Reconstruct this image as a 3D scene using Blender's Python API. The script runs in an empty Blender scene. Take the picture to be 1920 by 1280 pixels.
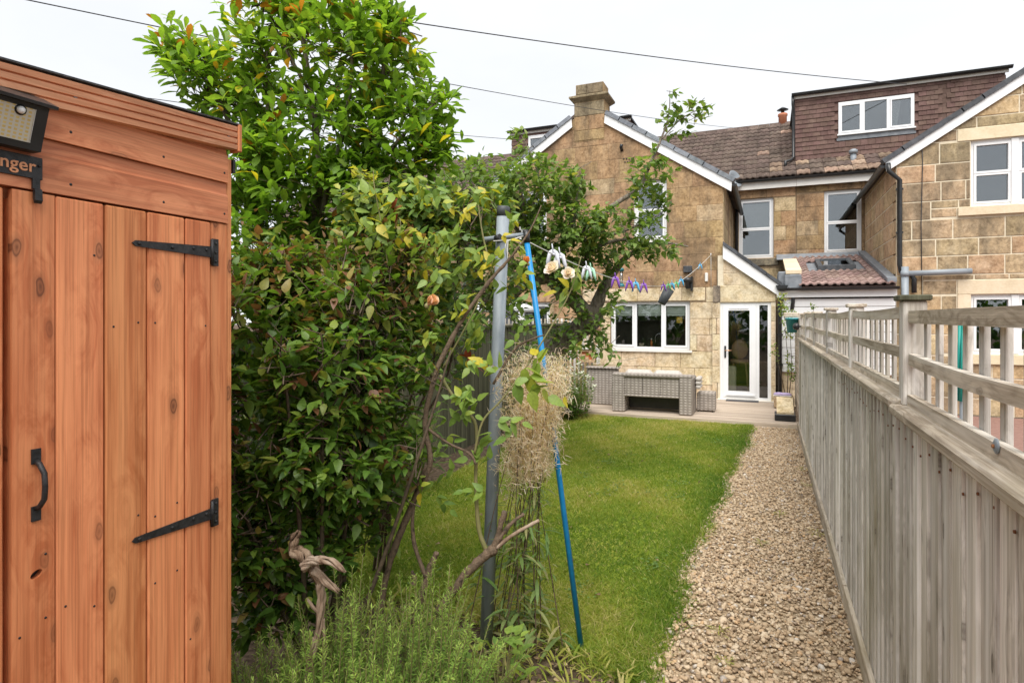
import bpy, bmesh, math, random
import numpy as np
from mathutils import Vector, Matrix
R = math.radians
rnd = random.Random(11)
rng = np.random.default_rng(7)
SC = bpy.context.scene
COL = SC.collection

# ------------------------------------------------------------------ camera
CAM_H, FOC, YAW, HOR = 1.75, 1130.0, math.atan(480 / 1130), 595.0
cs, sn = math.cos(YAW), math.sin(YAW)
cam_d = bpy.data.cameras.new('camera')
cam = bpy.data.objects.new('camera', cam_d); COL.objects.link(cam)
cam.location = (0, 0, CAM_H); cam.rotation_euler = (R(90), 0, YAW)
cam_d.sensor_width = 36; cam_d.lens = FOC / 1920 * 36
cam_d.shift_y = -(640 - HOR) / 1920
cam_d.clip_start = 0.05; cam_d.clip_end = 500
SC.camera = cam

# ------------------------------------------------------------------ daylight
SUN_EL, SUN_AZ = R(58), R(165)          # overcast sun, behind and right of the camera
w = bpy.data.worlds.new('World'); SC.world = w; w.use_nodes = True
nt = w.node_tree; nt.nodes.clear()
N = nt.nodes.new; L = nt.links.new
out = N('ShaderNodeOutputWorld'); bg = N('ShaderNodeBackground'); bg.inputs[1].default_value = 0.1
sky = N('ShaderNodeTexSky'); sky.sky_type = 'NISHITA'; sky.sun_disc = False
sky.sun_elevation = SUN_EL; sky.sun_rotation = SUN_AZ
tc = N('ShaderNodeTexCoord'); no = N('ShaderNodeTexNoise')
no.inputs['Scale'].default_value = 2.2; no.inputs['Detail'].default_value = 5
mp = N('ShaderNodeMapping'); mp.inputs['Scale'].default_value = (1, 1, 2.5)
L(tc.outputs['Generated'], mp.inputs[0]); L(mp.outputs[0], no.inputs['Vector'])
cr = N('ShaderNodeValToRGB'); cr.color_ramp.elements[0].position = 0.3; cr.color_ramp.elements[1].position = 0.7
cr.color_ramp.elements[0].color = (0.83, 0.85, 0.875, 1); cr.color_ramp.elements[1].color = (0.95, 0.953, 0.96, 1)
L(no.outputs['Fac'], cr.inputs[0])
sc_ = N('ShaderNodeVectorMath'); sc_.operation = 'SCALE'; sc_.inputs['Scale'].default_value = 3.4
L(cr.outputs[0], sc_.inputs[0])
mx = N('ShaderNodeMix'); mx.data_type = 'RGBA'; mx.inputs[0].default_value = 0.95   # cloud cover
L(sky.outputs[0], mx.inputs[6]); L(sc_.outputs[0], mx.inputs[7])
L(mx.outputs[2], bg.inputs[0]); L(bg.outputs[0], out.inputs[0])
sd = bpy.data.lights.new('sun', 'SUN'); sd.energy = 1.5; sd.angle = R(50); sd.color = (1, 0.96, 0.9)
so = bpy.data.objects.new('sun', sd); COL.objects.link(so)
sdir = Vector((math.sin(SUN_AZ) * math.cos(SUN_EL), math.cos(SUN_AZ) * math.cos(SUN_EL), math.sin(SUN_EL)))
so.rotation_euler = sdir.to_track_quat('Z', 'Y').to_euler(); so.location = (3, -4, 9)
vs = SC.view_settings
vs.view_transform = 'Standard'; vs.look = 'None'; vs.gamma = 1; vs.use_curve_mapping = False
vs.exposure = 1.75

# ------------------------------------------------------------------ survey helpers: sight line -> point on a real plane
def ray(px):
    t = (px - 960) / FOC
    return t * cs - sn, t * sn + cs
def atD(px, py, d):
    a, b = ray(px); return Vector((a * d, b * d, CAM_H - (py - HOR) / FOC * d))
def atY(px, py, Y): return atD(px, py, Y / ray(px)[1])
def atX(px, py, X): return atD(px, py, X / ray(px)[0])
def ground(px, py, z=0): return atD(px, py, (CAM_H - z) * FOC / (py - HOR))

# ------------------------------------------------------------------ objects
WL = {}
def link(o, parent=None, loc=(0, 0, 0)):
    COL.objects.link(o); loc = Vector(loc); WL[o.name] = loc
    if parent is not None:
        o.parent = parent; o.location = loc - WL[parent.name]
    else: o.location = loc
    return o
def tag(o, label=None, cat=None, group=None, kind=None):
    if label: o['label'] = label
    if cat: o['category'] = cat
    if group: o['group'] = group
    if kind: o['kind'] = kind
    return o
def thing(name, label, cat, loc=(0, 0, 0), group=None):
    return tag(link(bpy.data.objects.new(name, None), None, loc), label, cat, group)
def setmat(me, m):
    for x in (m if isinstance(m, (list, tuple)) else [m]): me.materials.append(x)
def fastmesh(name, V, F, mat, smooth=False, tint=None):
    """V (n,3) array, F list of (m,k) index arrays"""
    V = np.asarray(V, dtype=np.float32)
    me = bpy.data.meshes.new(name); me.vertices.add(len(V)); me.vertices.foreach_set('co', V.ravel())
    F = [np.asarray(f, dtype=np.int32) for f in F if len(f)]
    idx = np.concatenate([f.ravel() for f in F]); tot = np.concatenate([np.full(len(f), f.shape[1], np.int32) for f in F])
    st = np.concatenate([[0], np.cumsum(tot)[:-1]]).astype(np.int32)
    me.loops.add(len(idx)); me.loops.foreach_set('vertex_index', idx)
    me.polygons.add(len(tot)); me.polygons.foreach_set('loop_start', st); me.polygons.foreach_set('loop_total', tot)
    if smooth: me.polygons.foreach_set('use_smooth', np.ones(len(tot), bool))
    me.update(calc_edges=True); me.validate()
    if tint is not None:
        a = me.attributes.new('tint', 'FLOAT', 'POINT'); a.data.foreach_set('value', np.asarray(tint, np.float32))
    setmat(me, mat); return me
def ob(name, me, parent=None, loc=(0, 0, 0)): return link(bpy.data.objects.new(name, me), parent, loc)

class MB:
    def __init__(s): s.v, s.f, s.sm = [], [], []
    def add(s, vs_, fs, smooth=False):
        b = len(s.v); s.v += [tuple(x) for x in vs_]
        s.f += [tuple(i + b for i in f) for f in fs]; s.sm += [smooth] * len(fs); return s
    def box(s, x0, x1, y0, y1, z0, z1):
        v = [(x0, y0, z0), (x1, y0, z0), (x1, y1, z0), (x0, y1, z0), (x0, y0, z1), (x1, y0, z1), (x1, y1, z1), (x0, y1, z1)]
        return s.add(v, [(3, 2, 1, 0), (4, 5, 6, 7), (0, 1, 5, 4), (1, 2, 6, 5), (2, 3, 7, 6), (3, 0, 4, 7)])
    def cbox(s, x0, x1, y0, y1, z0, z1, c=.003):
        bm = bmesh.new(); bmesh.ops.create_cube(bm, size=1)
        for v in bm.verts:
            v.co = ((x0 + x1) / 2 + v.co.x * (x1 - x0), (y0 + y1) / 2 + v.co.y * (y1 - y0), (z0 + z1) / 2 + v.co.z * (z1 - z0))
        bmesh.ops.bevel(bm, geom=bm.edges[:], offset=c, segments=1, affect='EDGES', profile=.5)
        bm.verts.index_update(); s.add([v.co[:] for v in bm.verts], [[v.index for v in f.verts] for f in bm.faces]); bm.free(); return s
    def beam(s, a, b, w, h, up=(0, 0, 1)):
        a, b = Vector(a), Vector(b); d = (b - a).normalized(); sd_ = d.cross(Vector(up)).normalized(); u = sd_.cross(d)
        v = [p + sd_ * (i * w / 2) + u * (j * h / 2) for p in (a, b) for i, j in ((-1, -1), (1, -1), (1, 1), (-1, 1))]
        return s.add(v, [(0, 1, 2, 3), (7, 6, 5, 4), (0, 4, 5, 1), (1, 5, 6, 2), (2, 6, 7, 3), (3, 7, 4, 0)])
    def tube(s, pts, rad, n=8, cap=True):
        pts = [Vector(p) for p in pts]
        if not hasattr(rad, '__len__'): rad = [rad] * len(pts)
        vs_, fs = [], []; u = None
        for i, p in enumerate(pts):
            t = (pts[min(i + 1, len(pts) - 1)] - pts[max(i - 1, 0)]).normalized()
            if u is None: u = t.orthogonal().normalized()
            u = (u - t * u.dot(t)); u = u.normalized() if u.length > 1e-6 else t.orthogonal().normalized()
            v = t.cross(u)
            for k in range(n):
                a = 2 * math.pi * k / n; vs_.append(p + (u * math.cos(a) + v * math.sin(a)) * rad[i])
        for i in range(len(pts) - 1):
            for k in range(n):
                fs.append((i * n + k, i * n + (k + 1) % n, (i + 1) * n + (k + 1) % n, (i + 1) * n + k))
        s.add(vs_, fs, True)
        if cap:
            b = len(s.v) - len(vs_); s.f += [tuple(b + k for k in range(n))[::-1], tuple(b + (len(pts) - 1) * n + k for k in range(n))]; s.sm += [False, False]
        return s
    def lathe(s, prof, c=(0, 0, 0), n=16, axis=None):
        M = Matrix.Identity(3) if axis is None else Vector((0, 0, 1)).rotation_difference(Vector(axis)).to_matrix()
        c = Vector(c); vs_ = []; fs = []
        for r, z in prof:
            for k in range(n):
                a = 2 * math.pi * k / n; vs_.append(c + M @ Vector((r * math.cos(a), r * math.sin(a), z)))
        for i in range(len(prof) - 1):
            for k in range(n): fs.append((i * n + k, i * n + (k + 1) % n, (i + 1) * n + (k + 1) % n, (i + 1) * n + k))
        fs += [tuple(range(n))[::-1], tuple((len(prof) - 1) * n + k for k in range(n))]
        return s.add(vs_, fs, True)
    def poly(s, pts, d):
        """extrude polygon pts by vector d"""
        n = len(pts); pts = [Vector(p) for p in pts]; d = Vector(d)
        return s.add(pts + [p + d for p in pts], [tuple(range(n))[::-1], tuple(range(n, 2 * n))] + [(i, (i + 1) % n, n + (i + 1) % n, n + i) for i in range(n)])
    def ellipsoid(s, c, r, n=10, m=7):
        prof = [(max(1e-4, math.sin(math.pi * i / m)), -math.cos(math.pi * i / m)) for i in range(m + 1)]
        b = len(s.v); s.lathe(prof, (0, 0, 0), n)
        for i in range(b, len(s.v)): x, y, z = s.v[i]; s.v[i] = (c[0] + x * r[0], c[1] + y * r[1], c[2] + z * r[2])
        return s
    def mesh(s, name, mat):
        me = bpy.data.meshes.new(name); me.from_pydata(s.v, [], s.f)
        bm = bmesh.new(); bm.from_mesh(me); bmesh.ops.recalc_face_normals(bm, faces=bm.faces); bm.to_mesh(me); bm.free()
        me.polygons.foreach_set('use_smooth', s.sm); setmat(me, mat); return me
    def build(s, name, mat, parent=None, loc=None):
        """vertices are in world space; origin goes to loc (or the box centre)"""
        a = np.array(s.v)
        if loc is None: loc = (a.min(0) + a.max(0)) / 2
        loc = Vector(loc); s.v = [tuple(Vector(p) - loc) for p in s.v]
        return ob(name, s.mesh(name, mat), parent, loc)
def piece(name, me, parent, loc, rot=None, scale=None):
    o = ob(name, me, parent, loc)
    if rot is not None: o.rotation_euler = rot
    if scale is not None: o.scale = scale
    return o

# ------------------------------------------------------------------ materials
def new(name):
    m = bpy.data.materials.new(name); m.use_nodes = True; t = m.node_tree; t.nodes.clear()
    o = t.nodes.new('ShaderNodeOutputMaterial'); b = t.nodes.new('ShaderNodeBsdfPrincipled'); t.links.new(b.outputs[0], o.inputs[0])
    return m, t, t.nodes.new, t.links.new, b, o
def val(n, v): n.outputs[0].default_value = v; return n
def math_(t, op, a, b=None, c=None):
    n = t.nodes.new('ShaderNodeMath'); n.operation = op
    for i, x in enumerate((a, b, c)):
        if x is None: continue
        if isinstance(x, (int, float)): n.inputs[i].default_value = x
        else: t.links.new(x, n.inputs[i])
    return n.outputs[0]
def ramp(t, fac, cols):
    n = t.nodes.new('ShaderNodeValToRGB'); e = n.color_ramp.elements
    while len(e) > 1: e.remove(e[-1])
    e[0].position = cols[0][0]; e[0].color = (*cols[0][1], 1)
    for p, c in cols[1:]: x = e.new(p); x.color = (*c, 1)
    t.links.new(fac, n.inputs[0]); return n.outputs[0]
def mixc(t, fac, a, b, mode='MIX'):
    n = t.nodes.new('ShaderNodeMix'); n.data_type = 'RGBA'; n.blend_type = mode
    for i, x in ((0, fac), (6, a), (7, b)):
        if isinstance(x, (int, float)): n.inputs[i].default_value = x
        elif isinstance(x, tuple): n.inputs[i].default_value = (*x, 1)
        else: t.links.new(x, n.inputs[i])
    return n.outputs[2]
def coords(t, scale=(1, 1, 1), rand=0.0):
    g = t.nodes.new('ShaderNodeNewGeometry'); v = g.outputs['Position']
    if rand:
        oi = t.nodes.new('ShaderNodeObjectInfo'); c = t.nodes.new('ShaderNodeCombineXYZ')
        r = math_(t, 'MULTIPLY', oi.outputs['Random'], rand)
        for i in range(3): t.links.new(math_(t, 'MULTIPLY', r, (1, .73, 1.37)[i]), c.inputs[i])
        a = t.nodes.new('ShaderNodeVectorMath'); t.links.new(v, a.inputs[0]); t.links.new(c.outputs[0], a.inputs[1]); v = a.outputs[0]
    m = t.nodes.new('ShaderNodeMapping'); m.inputs['Scale'].default_value = scale; t.links.new(v, m.inputs[0]); return m.outputs[0]
def noise(t, vec, scale, detail=4, rough=.55, dist=0):
    n = t.nodes.new('ShaderNodeTexNoise'); n.inputs['Scale'].default_value = scale; n.inputs['Detail'].default_value = detail
    n.inputs['Roughness'].default_value = rough; n.inputs['Distortion'].default_value = dist; t.links.new(vec, n.inputs['Vector']); return n.outputs['Fac']
def bump(t, b, h, strength, dist=.01):
    n = t.nodes.new('ShaderNodeBump'); n.inputs['Strength'].default_value = strength; n.inputs['Distance'].default_value = dist
    t.links.new(h, n.inputs['Height']); t.links.new(n.outputs[0], b.inputs['Normal'])
def hsv_rand(t, col, amt_v=.25, amt_h=.02):
    oi = t.nodes.new('ShaderNodeObjectInfo'); h = t.nodes.new('ShaderNodeHueSaturation')
    r = oi.outputs['Random']; r2 = math_(t, 'FRACT', math_(t, 'MULTIPLY', r, 7.13))
    t.links.new(math_(t, 'MULTIPLY_ADD', r, amt_v * 2, 1 - amt_v), h.inputs['Value'])
    t.links.new(math_(t, 'MULTIPLY_ADD', r2, amt_h * 2, .5 - amt_h), h.inputs['Hue'])
    t.links.new(col, h.inputs['Color']); return h.outputs[0]
def simple(name, cols, scale=8, rough=.6, bmp=.1, rand=.0, metal=0, stretch=(1, 1, 1), spec=.4, detail=4, coat=0, bd=.004):
    m, t, n, l, b, o = new(name)
    v = coords(t, stretch, 11 if rand else 0); f = noise(t, v, scale, detail)
    cols = cols if isinstance(cols[0], (list, tuple)) else [cols]
    c = ramp(t, f, [(.3 + .4 * i / max(1, len(cols) - 1), k) for i, k in enumerate(cols)])
    if rand: c = hsv_rand(t, c, rand)
    l(c, b.inputs['Base Color']); b.inputs['Roughness'].default_value = rough; b.inputs['Metallic'].default_value = metal
    b.inputs['Specular IOR Level'].default_value = spec; b.inputs['Coat Weight'].default_value = coat
    if bmp: bump(t, b, noise(t, v, scale * 4, 3), bmp, bd)
    return m
def wood(name, light, dark, axis=2, rand=.14, knots=None, streak=(46, 3), rough=.6, stain=None, bmp=.2, pale=None):
    m, t, n, l, b, o = new(name)
    s1 = [streak[0]] * 3; s1[axis] = streak[1]
    v = coords(t, s1, 23)
    kp0 = coords(t, (1, 1, 1), 17); kq = n('ShaderNodeTexNoise'); kq.inputs['Scale'].default_value = 14; l(kp0, kq.inputs['Vector']); kw = n('ShaderNodeVectorMath'); kw.operation = 'MULTIPLY_ADD'; l(kq.outputs['Color'], kw.inputs[0]); kw.inputs[1].default_value = (.022,) * 3; l(kp0, kw.inputs[2]); kp = kw.outputs[0]; sx = n('ShaderNodeSeparateXYZ'); kv = n('ShaderNodeCombineXYZ'); l(kp, sx.inputs[0])
    al, ac = (axis, {0: 1, 1: 2, 2: 1}[axis])
    l(math_(t, 'MULTIPLY', sx.outputs[ac], 8.5), kv.inputs[0]); l(math_(t, 'MULTIPLY', sx.outputs[al], 3.6), kv.inputs[1])
    vo = n('ShaderNodeTexVoronoi'); vo.voronoi_dimensions = '2D'; vo.inputs['Scale'].default_value = 1; vo.inputs['Randomness'].default_value = 1; l(kv.outputs[0], vo.inputs['Vector'])
    kd = vo.outputs['Distance']
    warp = math_(t, 'SMOOTH_MIN', kd, .45, .25)
    off = n('ShaderNodeVectorMath'); off.operation = 'SCALE'; cb = n('ShaderNodeCombineXYZ')
    for i in range(3): l(warp, cb.inputs[i])
    l(cb.outputs[0], off.inputs[0]); off.inputs['Scale'].default_value = 4.0 if knots else 0.6
    ad = n('ShaderNodeVectorMath'); l(v, ad.inputs[0]); l(off.outputs[0], ad.inputs[1])
    g1 = noise(t, ad.outputs[0], 1.0, 5, .6); g2 = noise(t, ad.outputs[0], .22, 3, .5)
    g = math_(t, 'ADD', math_(t, 'MULTIPLY', g1, .55), math_(t, 'MULTIPLY', g2, .45))
    c = ramp(t, g, [(.385, dark), (.5, tuple((a * .6 + b2 * .4) for a, b2 in zip(light, dark))), (.61, light)])
    s3 = [streak[0] * 3.6] * 3; s3[axis] = streak[1] * .9; g3 = noise(t, coords(t, s3, 23), 1.0, 3, .6); c = mixc(t, .8, c, ramp(t, g3, [(.36, (.74, .70, .66)), (.5, (1, 1, 1)), (.66, (1.14, 1.14, 1.14))]), 'MULTIPLY')
    if pale:
        pv_ = noise(t, v, .33, 4, .65); c = mixc(t, ramp(t, pv_, [(.5, (0, 0, 0)), (.64, (.7, .7, .7))]), c, pale)
    if stain:
        big = noise(t, coords(t, (1.2, 1.2, .5), 0), 1.4, 4, .6)
        c = mixc(t, ramp(t, big, [(.48, (0, 0, 0)), (.7, (.75, .75, .75))]), c, stain)
    if knots:
        rr = n('ShaderNodeTexWhiteNoise'); rr.noise_dimensions = '3D'; l(vo.outputs['Position'], rr.inputs['Vector'])
        on = math_(t, 'MULTIPLY', math_(t, 'GREATER_THAN', rr.outputs['Value'], .5), rr.outputs['Value'])
        k = math_(t, 'MULTIPLY', ramp(t, kd, [(0.0, (1, 1, 1)), (.045, (.6, .6, .6)), (.07, (1, 1, 1)), (.085, (.35, .35, .35)), (.16, (0, 0, 0))]), on)
        c = mixc(t, math_(t, 'MULTIPLY', k, .95), c, knots)
    c = hsv_rand(t, c, rand, .004)
    l(c, b.inputs['Base Color']); b.inputs['Roughness'].default_value = rough; b.inputs['Specular IOR Level'].default_value = .3
    bump(t, b, g1, bmp, .002); return m
def stone(name, cols, dark=None, rand=.12, stain_amt=.8, vstreak=True):
    m, t, n, l, b, o = new(name)
    p = coords(t); f = noise(t, p, 3.5, 6, .65); f2 = noise(t, p, 26, 4, .6)
    c = ramp(t, math_(t, 'ADD', math_(t, 'MULTIPLY', f, .6), math_(t, 'MULTIPLY', f2, .4)), [(.34 + .32 * i / (len(cols) - 1), k) for i, k in enumerate(cols)])
    c = hsv_rand(t, c, rand, .012)
    if dark:
        st = noise(t, coords(t, (1.5, 1.5, .45)), 1.3, 6, .7)
        c = mixc(t, math_(t, 'MULTIPLY', ramp(t, st, [(.45, (0, 0, 0)), (.62, (1, 1, 1))]), stain_amt), c, dark)
        mo = noise(t, p, 6.5, 9, .72); c = mixc(t, .75, c, ramp(t, mo, [(.36, (.58, .56, .54)), (.5, (1, 1, 1)), (.64, (1.22, 1.2, 1.16))]), 'MULTIPLY')
        sp = noise(t, p, 60, 3, .7)
        c = mixc(t, math_(t, 'MULTIPLY', ramp(t, sp, [(.58, (0, 0, 0)), (.68, (1, 1, 1))]), .5), c, dark)
    l(c, b.inputs['Base Color']); b.inputs['Roughness'].default_value = .9; b.inputs['Specular IOR Level'].default_value = .15
    bump(t, b, f2, .35, .008); return m
def leafmat(name, cols, trans=.32, rough=.42, spec=.4):
    m, t, n, l, b, o = new(name)
    a = n('ShaderNodeAttribute'); a.attribute_name = 'tint'
    c = ramp(t, a.outputs['Fac'], cols)
    nz = noise(t, coords(t), 90, 2); c = mixc(t, .35, c, ramp(t, nz, [(.3, (.55, .55, .5)), (.7, (1.35, 1.35, 1.2))]), 'MULTIPLY')
    l(c, b.inputs['Base Color']); b.inputs['Roughness'].default_value = rough; b.inputs['Specular IOR Level'].default_value = spec
    tr = n('ShaderNodeBsdfTranslucent'); l(mixc(t, 1.0, c, (1.25, 1.3, .6), 'MULTIPLY'), tr.inputs[0])
    ms = n('ShaderNodeMixShader'); ms.inputs[0].default_value = trans
    l(b.outputs[0], ms.inputs[1]); l(tr.outputs[0], ms.inputs[2]); l(ms.outputs[0], o.inputs[0]); return m
def glass(name, refl=.16, tint=(.8, .84, .84)):
    m, t, n, l, b, o = new(name); t.nodes.remove(b)
    tr = n('ShaderNodeBsdfTransparent'); tr.inputs[0].default_value = (*tint, 1)
    g = n('ShaderNodeBsdfGlossy'); g.inputs['Roughness'].default_value = .015; g.inputs[0].default_value = (.93, .96, 1, 1)
    ms = n('ShaderNodeMixShader'); fr = n('ShaderNodeFresnel'); fr.inputs['IOR'].default_value = 1.5
    l(math_(t, 'ADD', fr.outputs[0], refl - .04), ms.inputs[0])
    bp = n('ShaderNodeBump'); bp.inputs['Strength'].default_value = .05; bp.inputs['Distance'].default_value = .02
    l(noise(t, coords(t), 1.6, 1), bp.inputs['Height']); l(bp.outputs[0], g.inputs['Normal'])
    l(tr.outputs[0], ms.inputs[1]); l(g.outputs[0], ms.inputs[2]); l(ms.outputs[0], o.inputs[0]); return m

M = {}
M['shed'] = wood('shed_wood', (.71, .285, .125), (.50, .155, .06), 2, .09, (.13, .045, .022), (38, 2.2), .5)
M['shed_h'] = wood('shed_wood_across', (.68, .28, .135), (.48, .16, .07), 1, .07, (.14, .05, .024), (38, 2.2), .5)
M['shed_trim'] = wood('shed_trim', (.76, .40, .235), (.56, .25, .13), 1, .05, (.22, .08, .04), (38, 2.2), .5)
M['fence'] = wood('weathered_board', (.70, .665, .615), (.36, .33, .295), 2, .2, (.13, .11, .09), (62, 1.3), .85, (.27, .24, .15), .35, (.78, .77, .75))
M['fence_h'] = wood('weathered_rail', (.56, .49, .395), (.27, .22, .165), 1, .14, (.16, .12, .09), (60, 1.8), .85, (.32, .27, .18), .35, (.66, .62, .55))
M['old_fence'] = wood('old_green_board', (.14, .14, .09), (.07, .07, .045), 2, .15, None, (50, 1.6), .9)
M['deck'] = wood('deck_wood', (.50, .42, .34), (.29, .23, .18), 0, .16, None, (50, 1.6), .8)
M['bark'] = simple('bark', [(.075, .06, .048), (.21, .175, .14), (.31, .28, .235)], 30, .9, .6, stretch=(1, 1, .25), bd=.02, detail=8, spec=.15)
M['twig'] = simple('twig', [(.06, .045, .03), (.14, .10, .065)], 40, .8, .2)
M['cane'] = simple('rose_cane', [(.05, .038, .028), (.17, .12, .082), (.105, .08, .058)], 30, .8, .6, bd=.012, detail=8, spec=.15)
M['cane_green'] = simple('green_cane', [(.16, .17, .06), (.26, .22, .10)], 20, .6, .2)
M['drift'] = simple('dry_wood', [(.14, .09, .06), (.30, .22, .16), (.40, .33, .26)], 22, .85, .5, stretch=(1, 1, .2), bd=.014, detail=8, spec=.15)
M['drift_brown'] = simple('brown_dead_wood', [(.09, .055, .035), (.22, .15, .10), (.32, .24, .17)], 26, .9, .8, stretch=(1, 1, .2), bd=.014, detail=8, spec=.15)
M['soil'] = simple('soil', [(.035, .026, .018), (.10, .072, .05), (.17, .13, .09)], 28, 1, .8, detail=8, spec=.1)
M['lawn'] = simple('lawn_turf', [(.12, .17, .015), (.21, .26, .03), (.29, .27, .06)], 3.0, 1, .6, detail=10, spec=.1)
M['gravel_bed'] = simple('gravel_bed', [(.16, .115, .07), (.36, .27, .175), (.50, .42, .30)], 42, .95, .8, detail=6, spec=.1)
M['patio'] = simple('brick_paving', [(.19, .10, .08), (.27, .16, .13)], 14, .9, .4)
M['stone_brown'] = stone('brown_stone', [(.27, .17, .087), (.39, .26, .142), (.48, .34, .20)], (.14, .10, .066), .05, .75)
M['stone_grey'] = stone('grey_weathered_stone', [(.17, .13, .085), (.27, .215, .14), (.36, .295, .20)], (.09, .075, .055), .1, .6)
M['stone_cream'] = stone('cream_stone', [(.48, .35, .19), (.62, .51, .35), (.69, .61, .46)], (.36, .26, .15), .09, .4)
M['stone_dark'] = stone('blackened_stone', [(.09, .08, .07), (.2, .17, .13), (.34, .28, .2)], (.05, .045, .04), .1, .8)
M['stone_mixed'] = stone('buff_stone', [(.30, .22, .13), (.44, .33, .20), (.57, .45, .30)], (.16, .13, .09), .12, .7)
M['stone_pink'] = stone('pinkish_stone', [(.36, .235, .13), (.50, .35, .21), (.60, .46, .31)], (.26, .18, .11), .12, .4)
M['ashlar'] = stone('pale_dressed_stone', [(.60, .50, .34), (.68, .58, .41), (.73, .64, .48)], None, .05)
M['mortar_dark'] = simple('dark_joint', [(.17, .12, .075), (.29, .21, .13)], 14, 1, .2)
M['mortar_pale'] = simple('pale_mortar', [(.60, .52, .38), (.72, .65, .51)], 14, 1, .2)
M['white'] = simple('white_upvc', [(.76, .77, .78), (.80, .81, .82)], 6, .35, 0, spec=.5)
M['offwhite'] = simple('off_white_board', [(.68, .66, .62), (.76, .75, .72)], 6, .5, .05)
M['cladding'] = simple('white_cladding', [(.72, .73, .74), (.78, .79, .80)], 5, .45, .02)
M['lead'] = simple('lead_sheet', [(.13, .145, .165), (.24, .26, .285)], 7, .55, .25, spec=.5)
M['slate'] = simple('dark_verge_tile', [(.035, .04, .047), (.085, .09, .10)], 12, .6, .2, .2)
M['slate_pale'] = simple('grey_verge_tile', [(.14, .16, .185), (.25, .27, .30)], 12, .6, .2, .2)
M['tile'] = stone('brown_roof_tile', [(.085, .062, .053), (.13, .096, .082), (.19, .15, .125)], (.055, .045, .038), .15, .5)
M['tile_orange'] = stone('orange_roof_tile', [(.17, .115, .09), (.28, .195, .145), (.38, .30, .225)], (.10, .075, .06), .28, .5)
M['tile_pink'] = stone('pink_roof_tile', [(.19, .125, .11), (.265, .185, .165), (.34, .255, .23)], (.14, .10, .085), .2, .4)
M['hung_tile'] = stone('hung_tile', [(.105, .066, .056), (.145, .093, .079), (.19, .125, .108)], None, .14)
M['black'] = simple('black_plastic', [(.012, .013, .014), (.025, .026, .028)], 10, .35, .03, spec=.5)
M['iron'] = simple('black_iron', [(.008, .008, .009), (.03, .03, .032)], 60, .5, .25, spec=.4)
M['grey_pipe'] = simple('grey_pipe', [(.22, .25, .28), (.28, .31, .34)], 6, .45, .02)
M['galv'] = simple('galvanised_steel', [(.14, .17, .20), (.25, .285, .315), (.19, .22, .25)], 14, .55, .08, metal=0, stretch=(1, 1, .25), spec=.5)
M['blue'] = simple('blue_paint', [(.008, .20, .50), (.012, .26, .58)], 30, .4, .04)
M['cord'] = simple('cord', [(.55, .54, .5), (.65, .64, .6)], 80, .8, 0)
M['cable'] = simple('cable', [(.03, .03, .035), (.05, .05, .055)], 10, .6, 0)
M['dark'] = simple('dark_room', [(.10, .09, .08), (.15, .13, .12)], 2, .9, 0)
M['felt'] = simple('roof_felt', [(.03, .03, .03), (.08, .08, .085)], 60, .95, .5)
M['rattan'] = None
def rattan():
    m, t, n, l, b, o = new('grey_rattan')
    p = coords(t); w1 = n('ShaderNodeTexWave'); w1.wave_type = 'BANDS'; w1.bands_direction = 'X'; w1.inputs['Scale'].default_value = 4.5; w1.inputs['Distortion'].default_value = .6
    w2 = n('ShaderNodeTexWave'); w2.bands_direction = 'Z'; w2.inputs['Scale'].default_value = 7; w2.inputs['Distortion'].default_value = .8
    l(p, w1.inputs[0]); l(p, w2.inputs[0]); h = math_(t, 'MULTIPLY', w1.outputs['Fac'], w2.outputs['Fac'])
    f = math_(t, 'ADD', math_(t, 'MULTIPLY', h, .55), math_(t, 'MULTIPLY', noise(t, p, 9, 3), .5))
    l(ramp(t, f, [(.15, (.20, .172, .15)), (.5, (.33, .292, .258)), (.85, (.45, .405, .365))]), b.inputs['Base Color']); b.inputs['Roughness'].default_value = .6
    bump(t, b, h, .6, .008); return m
M['rattan'] = rattan()
M['cushion'] = simple('cushion', [(.42, .39, .36), (.50, .47, .43)], 30, .9, .15)
M['glass'] = glass('window_glass', .15)
M['glass_dark'] = glass('door_glass', .07, (.93, .95, .94))
M['blind'] = simple('pale_green_blind', [(.68, .73, .65), (.74, .78, .70)], 10, .9, .05)
M['plume'] = leafmat('seed_fluff', [(0, (.54, .38, .30)), (.5, (.80, .66, .58)), (1, (.88, .83, .79))], .5, .9, .05)
GREEN = [(0, (.030, .062, .012)), (.35, (.058, .125, .020)), (.7, (.105, .19, .030)), (.86, (.17, .24, .035)), (.94, (.42, .36, .03)), (1, (.36, .13, .025))]
M['leaf_tree'] = leafmat('tree_leaf', [(0, (.075, .145, .022)), (.4, (.135, .255, .034)), (.75, (.225, .37, .05)), (.90, (.33, .45, .06)), (.965, (.60, .53, .04)), (1, (.42, .17, .03))], .55)
M['leaf_bush'] = leafmat('bush_leaf', [(0, (.045, .10, .018)), (.4, (.085, .175, .027)), (.75, (.155, .26, .04)), (.90, (.25, .32, .055)), (.97, (.34, .27, .08)), (1, (.24, .11, .06))], .42)
M['leaf_rose'] = leafmat('rose_leaf', [(0, (.085, .15, .036)), (.45, (.165, .27, .055)), (.75, (.26, .36, .07)), (.90, (.40, .42, .05)), (.97, (.52, .42, .03)), (1, (.22, .045, .02))], .35)
M['leaf_apple'] = leafmat('apple_leaf', [(0, (.065, .125, .03)), (.4, (.135, .225, .048)), (.75, (.22, .32, .08)), (.92, (.29, .36, .12)), (1, (.42, .40, .10))], .42, .5)
M['leaf_ivy'] = leafmat('ivy_leaf', [(0, (.055, .125, .033)), (.5, (.13, .235, .055)), (.8, (.24, .34, .13)), (1, (.50, .47, .05))], .4, .4)
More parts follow.
